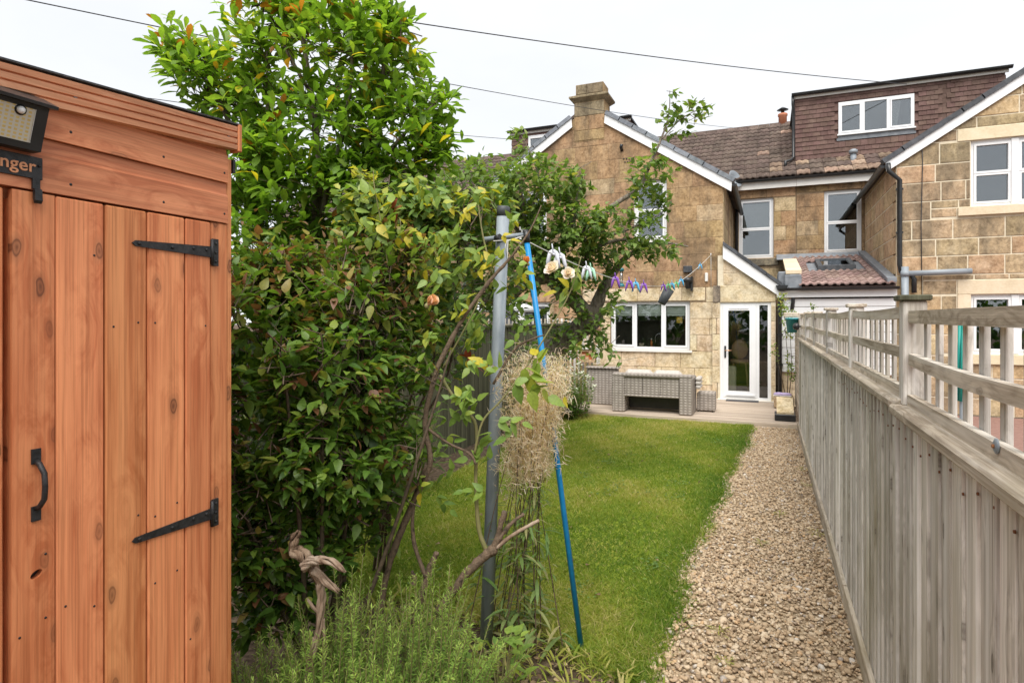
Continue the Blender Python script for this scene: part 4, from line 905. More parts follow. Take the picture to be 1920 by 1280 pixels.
MB().cbox(XS - .03, XS + .002, ed[-1] + .004, 1.425, .05, dtop + .004, .004).build('frame_post', M['shed'], sh)
MB().cbox(XS - .035, XS - .004, 1.4265, 1.447, .05, 2.262, .003).build('corner_trim', M['shed'], sh)
for z in (dtop + .006, dtop + .136):
    pr = [(XS - .022, z), (XS + .006, z), (XS + .004, z + .086), (XS - .002, z + .094), (XS - .005, z + .128), (XS - .022, z + .128)]
    MB().poly([(x, -.5, zz) for x, zz in pr], (0, 1.924, 0)).build('cladding_board', M['shed_h'], sh)
# ribbed fascia and roof
pr = [(XS - .0, 2.268)]; z = 2.268
for k in range(4): pr += [(XS + .028, z + .001), (XS + .030, z + .0145), (XS + .021, z + .0165), (XS + .021, z + .0185)]; z += .0195
pr += [(XS + .018, z), (XS - .0, z)]
SLP = .068; fz = lambda yy: SLP * (yy - 1.451)
MB().poly([(x, -.6, zz + fz(-.6) + .022) for x, zz in pr], (0, 2.04, fz(1.44) - fz(-.6))).build('fascia', M['shed_trim'], sh)
MB().cbox(XS - .01, XS + .033, 1.441, 1.456, 2.283, 2.372, .003).build('fascia_end', M['shed'], sh)
MB().poly([(XS + .031, -.6, 2.370 + fz(-.6)), (XS - 1.7, -.6, 2.25 + fz(-.6)), (XS - 1.7, -.6, 2.255 + fz(-.6)), (XS + .031, -.6, 2.3745 + fz(-.6))], (0, 2.055, fz(1.455) - fz(-.6))).build('roof', M['felt'], sh)
MB().box(XS - .02, XS + .0, 1.449, 1.458, 2.22, 2.263).build('bracket', M['iron'], sh)
def hinge(z):
    h = MB(); Y0, Y1 = 1.104, 1.358; x = XS + .0065
    pts = [(Y1, z - .017), (Y1, z + .017), (Y0 + .01, z + .008), (Y0, z), (Y0 + .01, z - .008)]
    h.poly([(x, a, b) for a, b in pts], (.004, 0, 0)); h.box(x - .003, x + .003, Y1 + .004, Y1 + .026, z - .042, z + .042)
    h.tube([(x + .004, Y1 + .002, z - .04), (x + .004, Y1 + .002, z + .04)], .005, 8); o_ = h.build('hinge', M['iron'], sh)
    for t in (.02, .12, .19, .235): MB().lathe([(.0055, 0), (.004, .003)], (x + .004, Y0 + t, z + (.005 if t > .15 else 0)), 8, (1, 0, 0)).build('screw', M['iron'], o_)
    for s_ in (-.028, .0, .028): MB().lathe([(.005, 0), (.004, .003)], (x + .003, Y1 + .016, z + s_), 8, (1, 0, 0)).build('screw', M['iron'], o_)
hinge(1.953); hinge(1.141)
hx, hy = XS + .006, .871
h = MB(); h.box(hx, hx + .004, hy - .010, hy + .010, 1.405, 1.440).box(hx, hx + .004, hy - .010, hy + .010, 1.27, 1.305)
h.tube([(hx + .004, hy, 1.41), (hx + .016, hy, 1.405), (hx + .034, hy, 1.385), (hx + .037, hy, 1.355), (hx + .034, hy, 1.325), (hx + .016, hy, 1.305), (hx + .004, hy, 1.30)], .0062, 8); h.build('handle', M['iron'], dr)
# nail heads and knot holes
nl = MB()
for i in range(5):
    for z in (.45, .78, 1.02, 1.2, 1.55, 1.72, 1.9):
        for f_ in (.2, .78):
            if rnd.random() < .45: nl.lathe([(.0032, 0), (.003, .001)], (XS + .0058, ed[i] + (ed[i + 1] - ed[i]) * f_, z + rnd.uniform(-.02, .02)), 6, (1, 0, 0))
for yy in (.95, 1.2, 1.41):
    for z in (2.08, 2.21): nl.lathe([(.004, 0), (.004, .001)], (XS + .0045, yy, z), 6, (1, 0, 0))
tag(nl.build('nails', M['iron'], sh), kind='stuff')
for yy in (.95, 1.41): MB().lathe([(.006, 0), (.004, .003)], (XS + .022, yy, 2.33 + fz(yy)), 8, (1, 0, 0)).build('screw', M['galv'], sh)
# latch
lt = MB(); lt.box(XS + .0065, XS + .012, .862, .878, 2.052, 2.078); lt.poly([(XS + .012, .862, 2.055), (XS + .02, .862, 2.05), (XS + .022, .862, 2.025), (XS + .016, .862, 2.018), (XS + .012, .862, 2.03)], (0, .016, 0)); lt.build('latch', M['iron'], sh)
# name plate with copper lettering
plx = XS + .0068
sg = thing('name_plate', 'black plate with copper-coloured letters on the shed above the doors', 'sign', (plx, .85, 2.1))
MB().cbox(plx, plx + .004, .55, .884, 2.076, 2.128, .001).build('plate', M['iron'], sg)
cu_ = bpy.data.curves.new('lettering', 'FONT'); cu_.body = 'nger'; cu_.size = .040; cu_.extrude = .0012; cu_.align_x = 'RIGHT'; cu_.offset = .0005; cu_.space_character = 1.02
to = bpy.data.objects.new('lettering', cu_); COL.objects.link(to); dg = bpy.context.evaluated_depsgraph_get(); me = bpy.data.meshes.new_from_object(to.evaluated_get(dg)); bpy.data.objects.remove(to)
setmat(me, simple('copper_letter', [(.62, .27, .13), (.66, .30, .15)], 5, .5, 0))
t_ = ob('lettering', me, sg, (plx + .0052, .868, 2.091)); t_.rotation_euler = (R(90), 0, R(90))
MB().lathe([(.004, 0), (.003, .003)], (plx + .004, .876, 2.108), 8, (1, 0, 0)).build('screw', M['iron'], sg)
# solar light
sl = thing('solar_light', 'black solar wall light with a yellow led panel and motion sensor on the shed', 'wall light', (XS + .03, .8, 2.2))
def led():
    m, t, n, l, b, o = new('led_panel'); p = coords(t, (1, 90, 120)); br = n('ShaderNodeTexBrick'); br.offset = 0; br.inputs['Scale'].default_value = 1
    br.inputs['Brick Width'].default_value = 1; br.inputs['Row Height'].default_value = 1; br.inputs['Mortar Size'].default_value = .22
    sx = n('ShaderNodeSeparateXYZ'); cx = n('ShaderNodeCombineXYZ'); l(p, sx.inputs[0]); l(sx.outputs[1], cx.inputs[0]); l(sx.outputs[2], cx.inputs[1]); l(cx.outputs[0], br.inputs['Vector'])
    br.inputs['Color1'].default_value = (.58, .42, .14, 1); br.inputs['Color2'].default_value = (.64, .50, .2, 1); br.inputs['Mortar'].default_value = (.55, .52, .45, 1)
    l(br.outputs[0], b.inputs['Base Color']); b.inputs['Roughness'].default_value = .25; return m
x0 = XS + .008
MB().poly([(x0, .63, 2.135), (x0 + .03, .63, 2.135), (x0 + .06, .63, 2.225), (x0 + .066, .63, 2.238), (x0 + .02, .63, 2.265), (x0, .63, 2.265)], (0, .235, 0)).build('housing', M['black'], sl)
A, B = (x0 + .034, 2.15), (x0 + .0585, 2.222)
MB().poly([(A[0], .64, A[1]), (B[0], .64, B[1]), (B[0] + .003, .64, B[1] - .001), (A[0] + .003, .64, A[1] - .001)], (0, .196, 0)).build('led_panel', led(), sl)
MB().poly([(A[0], .837, A[1]), (B[0], .837, B[1]), (B[0] - .02, .863, B[1]), (A[0] - .012, .863, A[1])], (.002, .001, 0)).build('side_diffuser', simple('frosted', [(.7, .7, .7), (.75, .75, .75)], 5, .3, 0), sl)
MB().poly([(x0 + .05, .63, 2.233), (x0 + .078, .63, 2.229), (x0 + .08, .63, 2.236), (x0, .63, 2.274), (x0, .63, 2.266)], (0, .245, 0)).build('visor', M['black'], sl)
MB().lathe([(.012, 0), (.012, .006)], (x0 + .054, .808, 2.214), 12, (1, 0, -.3)).build('sensor_ring', M['black'], sl)
MB().ellipsoid((x0 + .061, .808, 2.212), (.0075, .0085, .0085), 12, 8).build('sensor', M['white'], sl)

# ================================================================== rattan furniture
def sofa():
    s = thing('rattan_sofa', 'grey rattan sofa seen from behind with pale cushions, nearest to the lawn', 'sofa', (-1.87, 10.6, .08))
    z0 = .081; x0, x1, ya, yb = -2.56, -1.18, 10.58, 11.25
    for a, b in ((x0, x0 + .22), (x1 - .22, x1)):
        MB().cbox(a, b, ya, yb, z0, .72 - .0, .02).build('arm', M['rattan'], s)
    MB().cbox(x0 + .005, x1 - .005, ya - .004, ya + .10, .70, .775, .02).build('top_rail', M['rattan'], s)
    for k in range(3):
        a = x0 + .222 + k * (x1 - x0 - .444) / 3; MB().cbox(a + .002, a + (x1 - x0 - .444) / 3 - .002, ya + .03, ya + .07, .40, .70, .008).build('back_panel', M['rattan'], s)
    MB().cbox(x0 + .222, x1 - .222, ya + .015, yb, .36, .40, .01).build('seat_frame', M['rattan'], s)
    MB().cbox(x0 + .24, x1 - .24, ya + .35, yb - .05, .12, .35, .01).build('underside_shade', M['black'], s)  # black box stands in for the shade of the open underside
    for k in range(2):
        a = x0 + .2 + k * .5; MB().cbox(a, a + .49, ya + .12, ya + .27, .47, .825, .055).build('cushion', M['cushion'], s)
    MB().cbox(x0 + .23, x1 - .23, ya + .28, yb, .41, .50, .03).build('seat_cushion', M['cushion'], s)
sofa()
s2 = thing('rattan_armchair', 'grey rattan end section of the sofa set beside white flowers', 'sofa', (-3.0, 11.1, .08))
MB().cbox(-3.22, -2.62, 11.3, 11.42, .081, .77, .02).build('backrest', M['rattan'], s2); MB().cbox(-3.24, -2.60, 11.26, 11.46, .772, .81, .01).build('table_top', M['rattan'], s2); MB().cbox(-3.2, -2.64, 11.44, 12.1, .081, .45, .02).build('seat', M['rattan'], s2)
s3 = thing('rattan_stool', 'small grey rattan footstool at the right end of the sofa', 'stool', (-1.05, 11.3, .08))
MB().cbox(-1.165, -.86, 11.15, 11.5, .10, .42, .015).build('body', M['rattan'], s3)
for a, b in ((-1.14, 11.18), (-.90, 11.18), (-1.14, 11.47), (-.9, 11.47)): MB().box(a - .015, a + .015, b - .015, b + .015, .08, .099).build('foot', M['black'], s3)
# pile of cushions on the far arm
for k in range(3): tag(MB().cbox(-1.17, -1.08, 10.95, 11.3, .50 + k * .07, .565 + k * .07, .02).build('folded_blanket', M['cushion']), ('pale folded blanket, lowest of the pile by the sofa arm', 'pale folded blanket in the middle of the pile by the sofa arm', 'pale folded blanket on top of the pile by the sofa arm')[k], 'blanket', 'folded blankets by the sofa arm')
# insect house
ih = Vector((-3.42, 12.0, 1.0)); bx_ = thing('insect_house', 'square wooden insect house with a maze-like front beside the kitchen window', 'insect house', ih); yw = simple('pale_wood', [(.46, .31, .18), (.56, .40, .25)], 20, .7, .2, stretch=(1, 1, .3))
MB().box(-3.60, -3.24, 12.03, 12.14, .83, 1.10).build('back', M['shed'], bx_)
for i in range(5):
    for j in range(5):
        if (i in (0, 4) or j in (0, 4) or (i, j) in ((2, 1), (1, 2), (3, 3))): MB().cbox(-3.60 + i * .072, -3.532 + i * .072, 11.98, 12.029, .83 + j * .054, .882 + j * .054, .003).build('block', yw, bx_)
MB().beam((-3.64, 12.05, 1.11), (-3.2, 12.05, 1.11), .2, .02).beam((-3.2, 12.05, .8), (-3.2, 12.05, 1.2), .2, .02, (1, 0, 0)).build('frame', M['offwhite'], bx_)

# right-hand corner: stone block, tray, shoes, pots, lamp
kb = thing('stone_planter', 'mossy stone trough beside the glazed door under the climbing plant', 'planter', (.27, 12.2, .08))
MB().cbox(.10, .44, 12.05, 12.5, .081, .30, .03).build('trough', M['stone_mixed'], kb); MB().box(.14, .40, 12.1, 12.45, .301, .305).build('compost', M['soil'], kb)
tr = thing('planter_box', 'black tray holding a tilted pale stone slab at the right end of the deck', 'box', (.25, 10.75, .08))
MB().cbox(.10, .41, 10.62, 11.0, .081, .19, .01).build('tray', M['black'], tr)
MB().poly([(.13, 10.66, .192), (.38, 10.66, .192), (.38, 10.98, .40), (.13, 10.98, .40)], (0, 0, .03)).build('slab', M['stone_cream'], tr)
sho = simple('lilac_fabric', [(.42, .34, .58), (.52, .44, .66)], 20, .8, .1)
for i, (a, b, z) in enumerate(((.17, 12.14, .306), (.28, 12.12, .306))):
    s_ = thing('garden_shoe', ('lilac slip-on shoe on the stone trough, the left of the pair', 'lilac slip-on shoe on the stone trough, the right of the pair')[i], 'shoe', (a, b, z), 'pair of lilac shoes')
    MB().ellipsoid((a + .02, b, z + .035), (.10, .042, .035), 12, 8).build('upper', sho, s_); MB().cbox(a - .08, a + .115, b - .038, b + .038, z, z + .016, .006).build('sole', M['offwhite'], s_)
mt = MB(); mt.cbox(-.78, -.17, 12.76, 12.98, .0805, .095, .005); tag(mt.build('door_mat', simple('mat', [(.05, .05, .055), (.10, .10, .11)], 80, 1, .5)), 'dark grey doormat in front of the glazed door', 'doormat')
pb = atY(1485, 610, 11.3); pq = thing('hanging_pot', 'small teal pot hung on the fence end among climbing leaves', 'pot', pb)
MB().lathe([(.075, -.12), (.10, .10), (.11, .10), (.11, .13), (.09, .13)], pb, 14).build('pot', simple('teal_glaze', [(.02, .20, .24), (.04, .27, .30)], 8, .35, .05), pq); MB().cbox(pb.x - .13, pb.x + .11, pb.y - .05, pb.y + .09, pb.z + .14, pb.z + .22, .01).build('bracket', M['fence_h'], pq)
pl = atY(1497, 612, 10.2); lp = thing('fence_lamp', 'little round black lamp fixed to the end of the trellis', 'lamp', pl)
MB().lathe([(.05, 0), (.06, .03), (.04, .07), (.01, .08)], pl, 12, (-1, -.3, 0)).build('lamp_body', M['black'], lp); MB().tube([pl, pl + Vector((.06, .03, 0))], .012, 6).build('arm', M['black'], lp)
# fittings on the gable wall
a = atY(1290, 505, YW); tag(MB().cbox(a.x - .09, a.x + .09, YW - .07, YW - .012, a.z - .07, a.z + .07, .012).build('junction_box', M['slate'], None), 'square grey box on the brown gable wall above the lantern', 'junction box')
a = atY(1291, 528, YW); ln = thing('wall_lantern', 'black lantern on a bracket above the right end of the kitchen window', 'lantern', a)
MB().lathe([(.07, .08), (.10, .05), (.10, -.02), (.06, -.03), (.055, -.13), (.03, -.16)], a + Vector((0, -.14, 0)), 10).build('lantern_body', M['black'], ln); MB().box(a.x + .06, a.x + .10, YW - .16, YW - .012, a.z - .2, a.z + .1).build('bracket', M['black'], ln)
a = atY(1325, 520, YW); tag(MB().cbox(a.x - .03, a.x + .03, YW - .07, YW - .012, a.z - .09, a.z + .09, .01).build('sensor_box', M['offwhite']), 'small white box on the gable wall near the porch corner', 'sensor')
a = atY(1165, 520, 12.6); bf = thing('bird_feeder', 'teal-capped tube bird feeder hanging in front of the gable wall', 'bird feeder', a); teal = simple('teal_plastic', [(.01, .12, .14), (.02, .16, .18)], 6, .4, 0)
MB().lathe([(.035, -.13), (.035, .13)], a, 10).build('tube', M['glass'], bf); MB().lathe([(.06, .13), (.05, .19), (.02, .2)], a, 12).build('cap', teal, bf); MB().lathe([(.07, -.2), (.07, -.17), (.04, -.13)], a, 12).build('tray', teal, bf)

# white parasol and closed green parasol next door
um = Vector((-5.1, 10.9, 0)); pz = thing('garden_parasol', 'white open parasol in the left neighbouring garden behind the tree', 'parasol', um)
MB().lathe([(1.15, 1.88), (.6, 2.06), (.05, 2.25), (.03, 2.25), (.6, 2.05), (1.14, 1.86)], um, 8).build('canopy', M['cladding'], pz); MB().tube([um, um + Vector((0, 0, 2.3))], .025).build('pole', M['offwhite'], pz)
gp = atY(1806, 700, 7.0); gp.z = 0
pz = thing('closed_parasol', 'closed green rotary drier on a silver pole behind the trellis', 'rotary drier', gp)
MB().tube([gp, gp + Vector((0, 0, 1.35))], .03).build('pole', M['galv'], pz)
for k in range(6): MB().tube([gp + Vector((.045 * math.cos(k), .045 * math.sin(k), .95)), gp + Vector((.03 * math.cos(k + .6), .03 * math.sin(k + .6), 1.72))], .014, 6).build('arm', simple('green_plastic', [(.01, .24, .20), (.02, .32, .27)], 6, .4, 0) if k == 0 else bpy.data.materials['green_plastic'], pz)
MB().lathe([(.06, 1.18), (.06, 1.22)], gp, 10).build('collar', M['white'], pz)

# ================================================================== washing line, prop, cables
pb_, pt_ = atD(911, 1207, 3.22), atD(944, 390, 3.22); pb_.z = 0; pb_ = Vector((pb_.x, pb_.y, -.02))
lp = thing('washing_line_post', 'grey galvanised washing line post with a dark cap, leaning among the rose canes', 'post', pb_)
MB().tube([pb_, pt_], .034, 16).build('pole', M['galv'], lp)
ax = (pt_ - pb_).normalized(); MB().lathe([(.0355, -.045), (.0355, .003), (.03, .008)], pt_, 16, ax).build('cap', simple('dark_cap', [(.05, .055, .06), (.08, .085, .09)], 8, .5, 0), lp)
xa, xb = atD(906, 449, 3.18), atD(985, 440, 3.18)
arm = MB().tube([xa, xb], .013, 10).build('cross_arm', M['galv'], lp); MB().tube([xb + Vector((0, 0, .025)), xb + Vector((0, 0, -.04))], .017, 8).build('end_stop', M['black'], arm)
MB().tube([atD(930, 448, 3.15), atD(938, 444, 3.13)], .018, 8).build('bolt', M['iron'], arm)
lb, ltp = ground(1090, 1215), atD(988, 455, 3.14)
pr_ = thing('line_prop', 'bright blue clothes prop leaning against the post arm, its foot on the lawn', 'clothes prop', lb)
MB().tube([lb, lb.lerp(ltp, .5) + Vector((.006, 0, 0)), ltp], .0145, 10).build('pole', M['blue'], pr_); MB().tube([ltp, ltp + Vector((-.003, 0, .06))], .017, 10).build('tip', M['black'], pr_)
pe = lb.lerp(ltp, .63); 
LA, LB = xb + Vector((0, 0, -.03)), atY(1333, 478, YW - .03)
def lpos(u):
    p = LA.lerp(LB, u); sg_ = .42 * 4 * u * (1 - u) if u < .52 else .42 * (1 - ((u - .52) / .48) ** 1.25); p.z -= sg_ if u < .52 else sg_; return p
tag(MB().tube([lpos(u) for u in np.linspace(0, 1, 50)], .0035, 5).build('washing_line', M['cord']), 'white washing line sagging from the post arm to the gable wall', 'washing line')
tag(MB().tube([xb + Vector((0, -.02, -.01)), atD(950, 452, 3.12), atD(948, 460, 3.11), atD(951, 490, 3.12), atD(952, 450, 3.12), atD(925, 452, 3.12)], .0035, 5).build('line_end', M['cord']), 'loose white cord knotted round the washing line post', 'cord')
hk = LB; tag(MB().tube([hk + Vector((0, .03, .03)), hk + Vector((0, -.01, .03)), hk + Vector((0, -.02, 0)), hk + Vector((0, 0, -.02))], .007, 6).build('wall_hook', M['white']), 'white line hook high on the gable wall near the porch', 'hook')
tag(MB().tube([hk, hk + Vector((.003, 0, -.7))], .004, 5).build('cord', M['cord']), 'white cord hanging straight down the wall from the hook', 'cord')
pegc = {k: simple(k + '_peg', [c, tuple(min(1, x * 1.15) for x in c)], 5, .4, 0) for k, c in {'white': (.62, .63, .70), 'mint': (.38, .68, .50), 'purple': (.22, .08, .42), 'blue': (.10, .38, .62), 'green': (.12, .42, .16)}.items()}
def peg(u, colr, label, s=1.0, prongs=3):
    p = lpos(u); o = thing('clothes_peg', label, 'peg', p, 'clothes pegs on the washing line'); dirv = (LB - LA).normalized()
    side = Vector((cs, sn, 0))
    for k in range(2):
        sg_ = (-1, 1)[k]; pts = [p + Vector((0, 0, .018 * s)), p + side * (sg_ * .012 * s) + Vector((0, 0, .008 * s)), p + side * (sg_ * .022 * s) + Vector((0, 0, -.03 * s)), p + side * (sg_ * .030 * s) + Vector((0, 0, -.062 * s))]
        MB().tube(pts, [.006 * s, .010 * s, .009 * s, .003 * s], 6).build('prong', pegc[colr], o)
    MB().tube([p - side * .012 * s, p + side * .012 * s], .007 * s, 6).build('spring', pegc[colr], o)
    if prongs == 3: MB().tube([p + Vector((0, 0, .01)), p + Vector((0, -.02, .045 * s))], [.007, .003], 6).build('grip', pegc[colr], o)
def u_of(px):
    lo, hi = 0, 1
    for _ in range(40):
        m_ = (lo + hi) / 2; p = lpos(m_); d_ = -sn * p.x + cs * p.y; q_ = 960 + FOC * (cs * p.x + sn * p.y) / d_
        if q_ < px: lo = m_
        else: hi = m_
    return lo
for px, colr, lab, s_ in ((1037, 'white', 'white peg on the washing line, nearest to the post', 1.35), (1050, 'white', 'white peg on the washing line, second from the post', 1.35), (1100, 'white', 'white peg clipped beside a mint one on the washing line', 1.2), (1108, 'mint', 'mint green peg clipped beside a white one on the washing line', 1.2),
        (1154, 'purple', 'purple peg nearest the tree on the washing line', 1.2), (1180, 'purple', 'purple peg just left of a blue one on the washing line', 1.2), (1192, 'blue', 'blue peg between two purple ones on the washing line', 1.2), (1207, 'purple', 'purple peg just right of a blue one on the washing line', 1.25),
        (1244, 'purple', 'purple peg left of the hanging peg bucket', 1.1), (1253, 'green', 'green peg just above the hanging peg bucket', 1.1), (1260, 'blue', 'deep blue peg above the right rim of the peg bucket', 1.2), (1268, 'green', 'green peg right of the hanging peg bucket', 1.1), (1277, 'blue', 'light blue peg right of the green one by the lantern', 1.3), (1313, 'blue', 'lone blue peg close to the gable wall hook', 1.2)):
    peg(u_of(px), colr, lab, s_)
ub = u_of(1258); bp = lpos(ub); bk = thing('peg_bucket', 'dark grey peg bucket hanging tilted from the washing line', 'peg bucket', bp)
dn = Vector((-cs * .45, -sn * .45, -.85)).normalized(); c0 = bp + dn * .05 + Vector((0, 0, -.01))
dgm = simple('dark_plastic', [(.035, .04, .045), (.06, .065, .07)], 10, .5, .05)
MB().lathe([(.001, .06), (.066, .0), (.07, 0), (.052, .20), (.045, .21)], c0, 16, dn).build('bucket', dgm, bk); MB().tube([c0 + Vector((cs * .06, sn * .06, .0)), bp + Vector((0, 0, .01)), c0 - Vector((cs * .05, sn * .05, -.01))], .005, 5).build('handle', dgm, bk)
def cable(a, b, sag, label, r=.011):
    pts = [a.lerp(b, u) - Vector((0, 0, sag * 4 * u * (1 - u))) for u in np.linspace(0, 1, 40)]
    tag(MB().tube(pts, r, 5).build('overhead_cable', M['cable']), label, 'cable', 'overhead cables')
cable(atD(-180, -48, 5), atY(1385, 241, 19.9), .16, 'long overhead cable crossing in front of the chimney to the brown roof', .006)
cable(atD(430, -12, 8), atY(1700, 158, 17.3), .12, 'overhead cable running from the tall shrub to the brown dormer', .009)
cable(atD(-80, 132, 9), atY(985, 263, 16.5), .12, 'overhead cable just above the shed roof towards the left dormer', .007)

# ================================================================== PLANTS
def leaf_template(wd=.5, fold=.18, curl=.25, shape='oval'):
    prof = {'oval': [(0, .02), (.18, .62), (.45, 1), (.75, .72), (1, .02)], 'ovate': [(0, .03), (.14, .75), (.35, 1), (.70, .60), (1, .01)], 'obovate': [(0, .02), (.3, .5), (.62, 1), (.85, .78), (1, .08)], 'strap': [(0, .3), (.3, .9), (.6, 1), (.85, .6), (1, .02)], 'ivy': [(0, .1), (.12, 1.0), (.34, .62), (.55, .85), (1, .02)]}[shape]
    V, F = [], []
    for y_, w_ in prof:
        z = -curl * y_ * y_; h = w_ * wd / 2
        V += [(-h, y_, z + fold * h), (0, y_, z), (h, y_, z + fold * h)]
    for i in range(len(prof) - 1):
        b = i * 3; F += [(b, b + 1, b + 4, b + 3), (b + 1, b + 2, b + 5, b + 4)]
    return np.array(V), np.array(F)
def frames(dirs, ups):
    d = dirs / np.linalg.norm(dirs, axis=1, keepdims=True); s_ = np.cross(d, ups); s_ /= np.linalg.norm(s_, axis=1, keepdims=True) + 1e-9; n = np.cross(s_, d)
    return np.stack([s_, d, n], 2)
def put_leaves(parent, name, pos, dirs, ups, size, tint, mat, tmpl, n_parts=0, part_name='leaf'):
    pos, dirs, ups, size, tint = map(np.asarray, (pos, dirs, ups, size, tint)); T, F = tmpl
    Mx = frames(dirs, ups); order = np.argsort((pos ** 2 * [1, 1, 0]).sum(1) + (pos[:, 2] - CAM_H) ** 2 + rng.random(len(pos)) * .6)
    parts, rest = order[:n_parts], order[n_parts:]
    if len(rest):
        V = pos[rest][:, None] + np.einsum('nij,kj->nki', Mx[rest], T) * size[rest][:, None, None]
        Fq = (F[None] + (np.arange(len(rest)) * len(T))[:, None, None]).reshape(-1, F.shape[1]); loc = V.reshape(-1, 3).mean(0)
        me = fastmesh(name, V.reshape(-1, 3) - loc, [Fq], mat, True, np.repeat(tint[rest], len(T))); tag(ob(name, me, parent, loc), kind='stuff')
    if len(parts):
        lv = np.quantile(tint[parts], np.linspace(.03, .99, 9)); mes = [fastmesh(part_name, T, [F], mat, True, np.full(len(T), t)) for t in lv]
        for i in parts:
            o = ob(part_name, mes[int(np.abs(lv - tint[i]).argmin())], parent, pos[i]); o.rotation_euler = Matrix(Mx[i].tolist()).to_euler(); o.scale = (size[i],) * 3
def smooth_path(pts, n=6):
    """Catmull-Rom through (Vector, radius)"""
    o = []; P = [pts[0]] + list(pts) + [pts[-1]]
    for i in range(1, len(P) - 2):
        for k in range(n):
            t = k / n; a, b, c, d = (x[0] for x in P[i - 1:i + 3])
            o.append((.5 * (2 * b + (c - a) * t + (2 * a - 5 * b + 4 * c - d) * t * t + (3 * b - a - 3 * c + d) * t ** 3), P[i][1] * (1 - t) + P[i + 1][1] * t))
    o.append(pts[-1]); return o
def branch(parent, pts, mat, name='branch', n=8, knob=0.0):
    sp2 = smooth_path(pts); mb = MB(); mb.tube([p + Vector([rnd.gauss(0, knob * r) for _ in range(3)]) for p, r in sp2], [max(.0008, r * (1 + rnd.gauss(0, knob))) for _, r in sp2], n); mb.build(name, mat, parent, pts[0][0]); return sp2
def grow(parent, skel, blobs, mat_leaf, mat_twig, tmpl, size, per=9, spread=.16, n_parts=0, tint=(.5, .2), up=.6, droop=.0, shell=.55, tl=None, name='foliage', reach=.5):
    """blobs: (centre, (rx, ry, rz), twig count[, tint shift]); twigs run from the nearest limb to points spread through the crown"""
    S = np.array([tuple(p) for p, _ in skel]); pos, dirs, ups, sz, ti = [], [], [], [], []; tw = MB()
    for bl in blobs:
        c, r, cnt = Vector(bl[0]), bl[1], bl[2]; dt = bl[3] if len(bl) > 3 else 0
        for _ in range(cnt):
            while True:
                v_ = Vector([rnd.uniform(-1, 1) for _ in range(3)])
                if v_.length < 1: break
            v_ = v_.normalized() * (v_.length ** shell)
            tip = c + Vector((v_.x * r[0], v_.y * r[1], v_.z * r[2]))
            dd = ((S - np.array(tip)) ** 2 * [1, 1, .8]).sum(1) + np.maximum(0, S[:, 2] - tip.z) * .3; base = Vector(S[dd.argmin()])
            ln_ = (tip - base).length; base = base + Vector((rnd.gauss(0, .05), rnd.gauss(0, .05), rnd.gauss(0, .07)))
            if ln_ > reach: 
                dv = (base - tip).normalized() + Vector((rnd.gauss(0, .45), rnd.gauss(0, .45), rnd.gauss(-.2, .4))); base = tip + dv.normalized() * reach * rnd.uniform(.6, 1)
            mid = base.lerp(tip, .5) + Vector((rnd.gauss(0, .03), rnd.gauss(0, .03), -.04 * ln_ + rnd.gauss(0, .02)))
            pts = [base, mid, tip]; tw.tube(pts, [.0034, .0024, .0012], 4, False)
            td = (tip - mid).normalized() + Vector((0, 0, .25 * up)); td.normalize(); lt_ = (tip - mid).length
            for k in range(per):
                f_ = k / max(1, per - 1); p = mid.lerp(tip, max(0, f_ + rnd.gauss(0, .06)))
                a = k * 2.4 + rnd.uniform(-.5, .5); o1 = td.orthogonal().normalized(); o2 = td.cross(o1)
                d_ = (o1 * math.cos(a) + o2 * math.sin(a)) * (1.0 - .35 * f_) + td * (.45 + .5 * f_) + Vector((0, 0, -droop + rnd.gauss(0, .12)))
                p = p + Vector([rnd.gauss(0, spread * .12) for _ in range(3)])
                pos.append(p[:]); dirs.append(d_[:]); ups.append((rnd.gauss(0, .35), rnd.gauss(0, .35), 1))
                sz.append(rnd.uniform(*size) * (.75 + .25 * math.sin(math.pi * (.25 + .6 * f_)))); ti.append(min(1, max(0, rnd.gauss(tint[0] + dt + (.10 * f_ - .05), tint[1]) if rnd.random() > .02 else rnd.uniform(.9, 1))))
    tag(tw.build('twigs', mat_twig, parent), kind='stuff')
    put_leaves(parent, name, pos, dirs, ups, sz, ti, mat_leaf, tmpl, n_parts)

# ------------------------------------------------------------------ tall shrub behind the shed
b0 = atD(590, 1000, 3.6); b0.z = 0
tr = thing('tall_shrub', 'tall bright green shrub with long glossy leaves rising behind the shed', 'shrub', b0)
sk = []
for pts in ([(590, 1170, 3.6, .045), (588, 800, 3.6, .04), (590, 500, 3.6, .034), (596, 330, 3.55, .025), (585, 180, 3.5, .016), (560, 40, 3.5, .008)],
            [(600, 1150, 3.65, .04), (650, 700, 3.6, .034), (690, 360, 3.55, .025), (708, 230, 3.5, .02), (720, 120, 3.5, .012), (735, 50, 3.45, .006)],
            [(580, 1160, 3.6, .04), (520, 700, 3.6, .032), (480, 400, 3.6, .024), (430, 230, 3.6, .015), (370, 130, 3.6, .008)],
            [(596, 420, 3.55, .02), (640, 260, 3.45, .014), (660, 120, 3.4, .010), (650, 10, 3.4, .006)],
            [(690, 340, 3.55, .016), (750, 260, 3.5, .010), (820, 190, 3.45, .006)], [(690, 380, 3.55, .014), (770, 310, 3.5, .009), (835, 250, 3.5, .005)],
            [(480, 400, 3.6, .018), (500, 250, 3.5, .012), (500, 90, 3.5, .006)], [(585, 180, 3.5, .012), (520, 60, 3.5, .008), (480, -60, 3.5, .005)]):
    pts = [(atD(a, b if b < 1100 else 1140, d), r) for a, b, d, r in pts]
    if pts[0][0].z < .3: pts[0] = (Vector((pts[0][0].x, pts[0][0].y, 0)), pts[0][1])
    sk += branch(tr, pts, M['bark'])
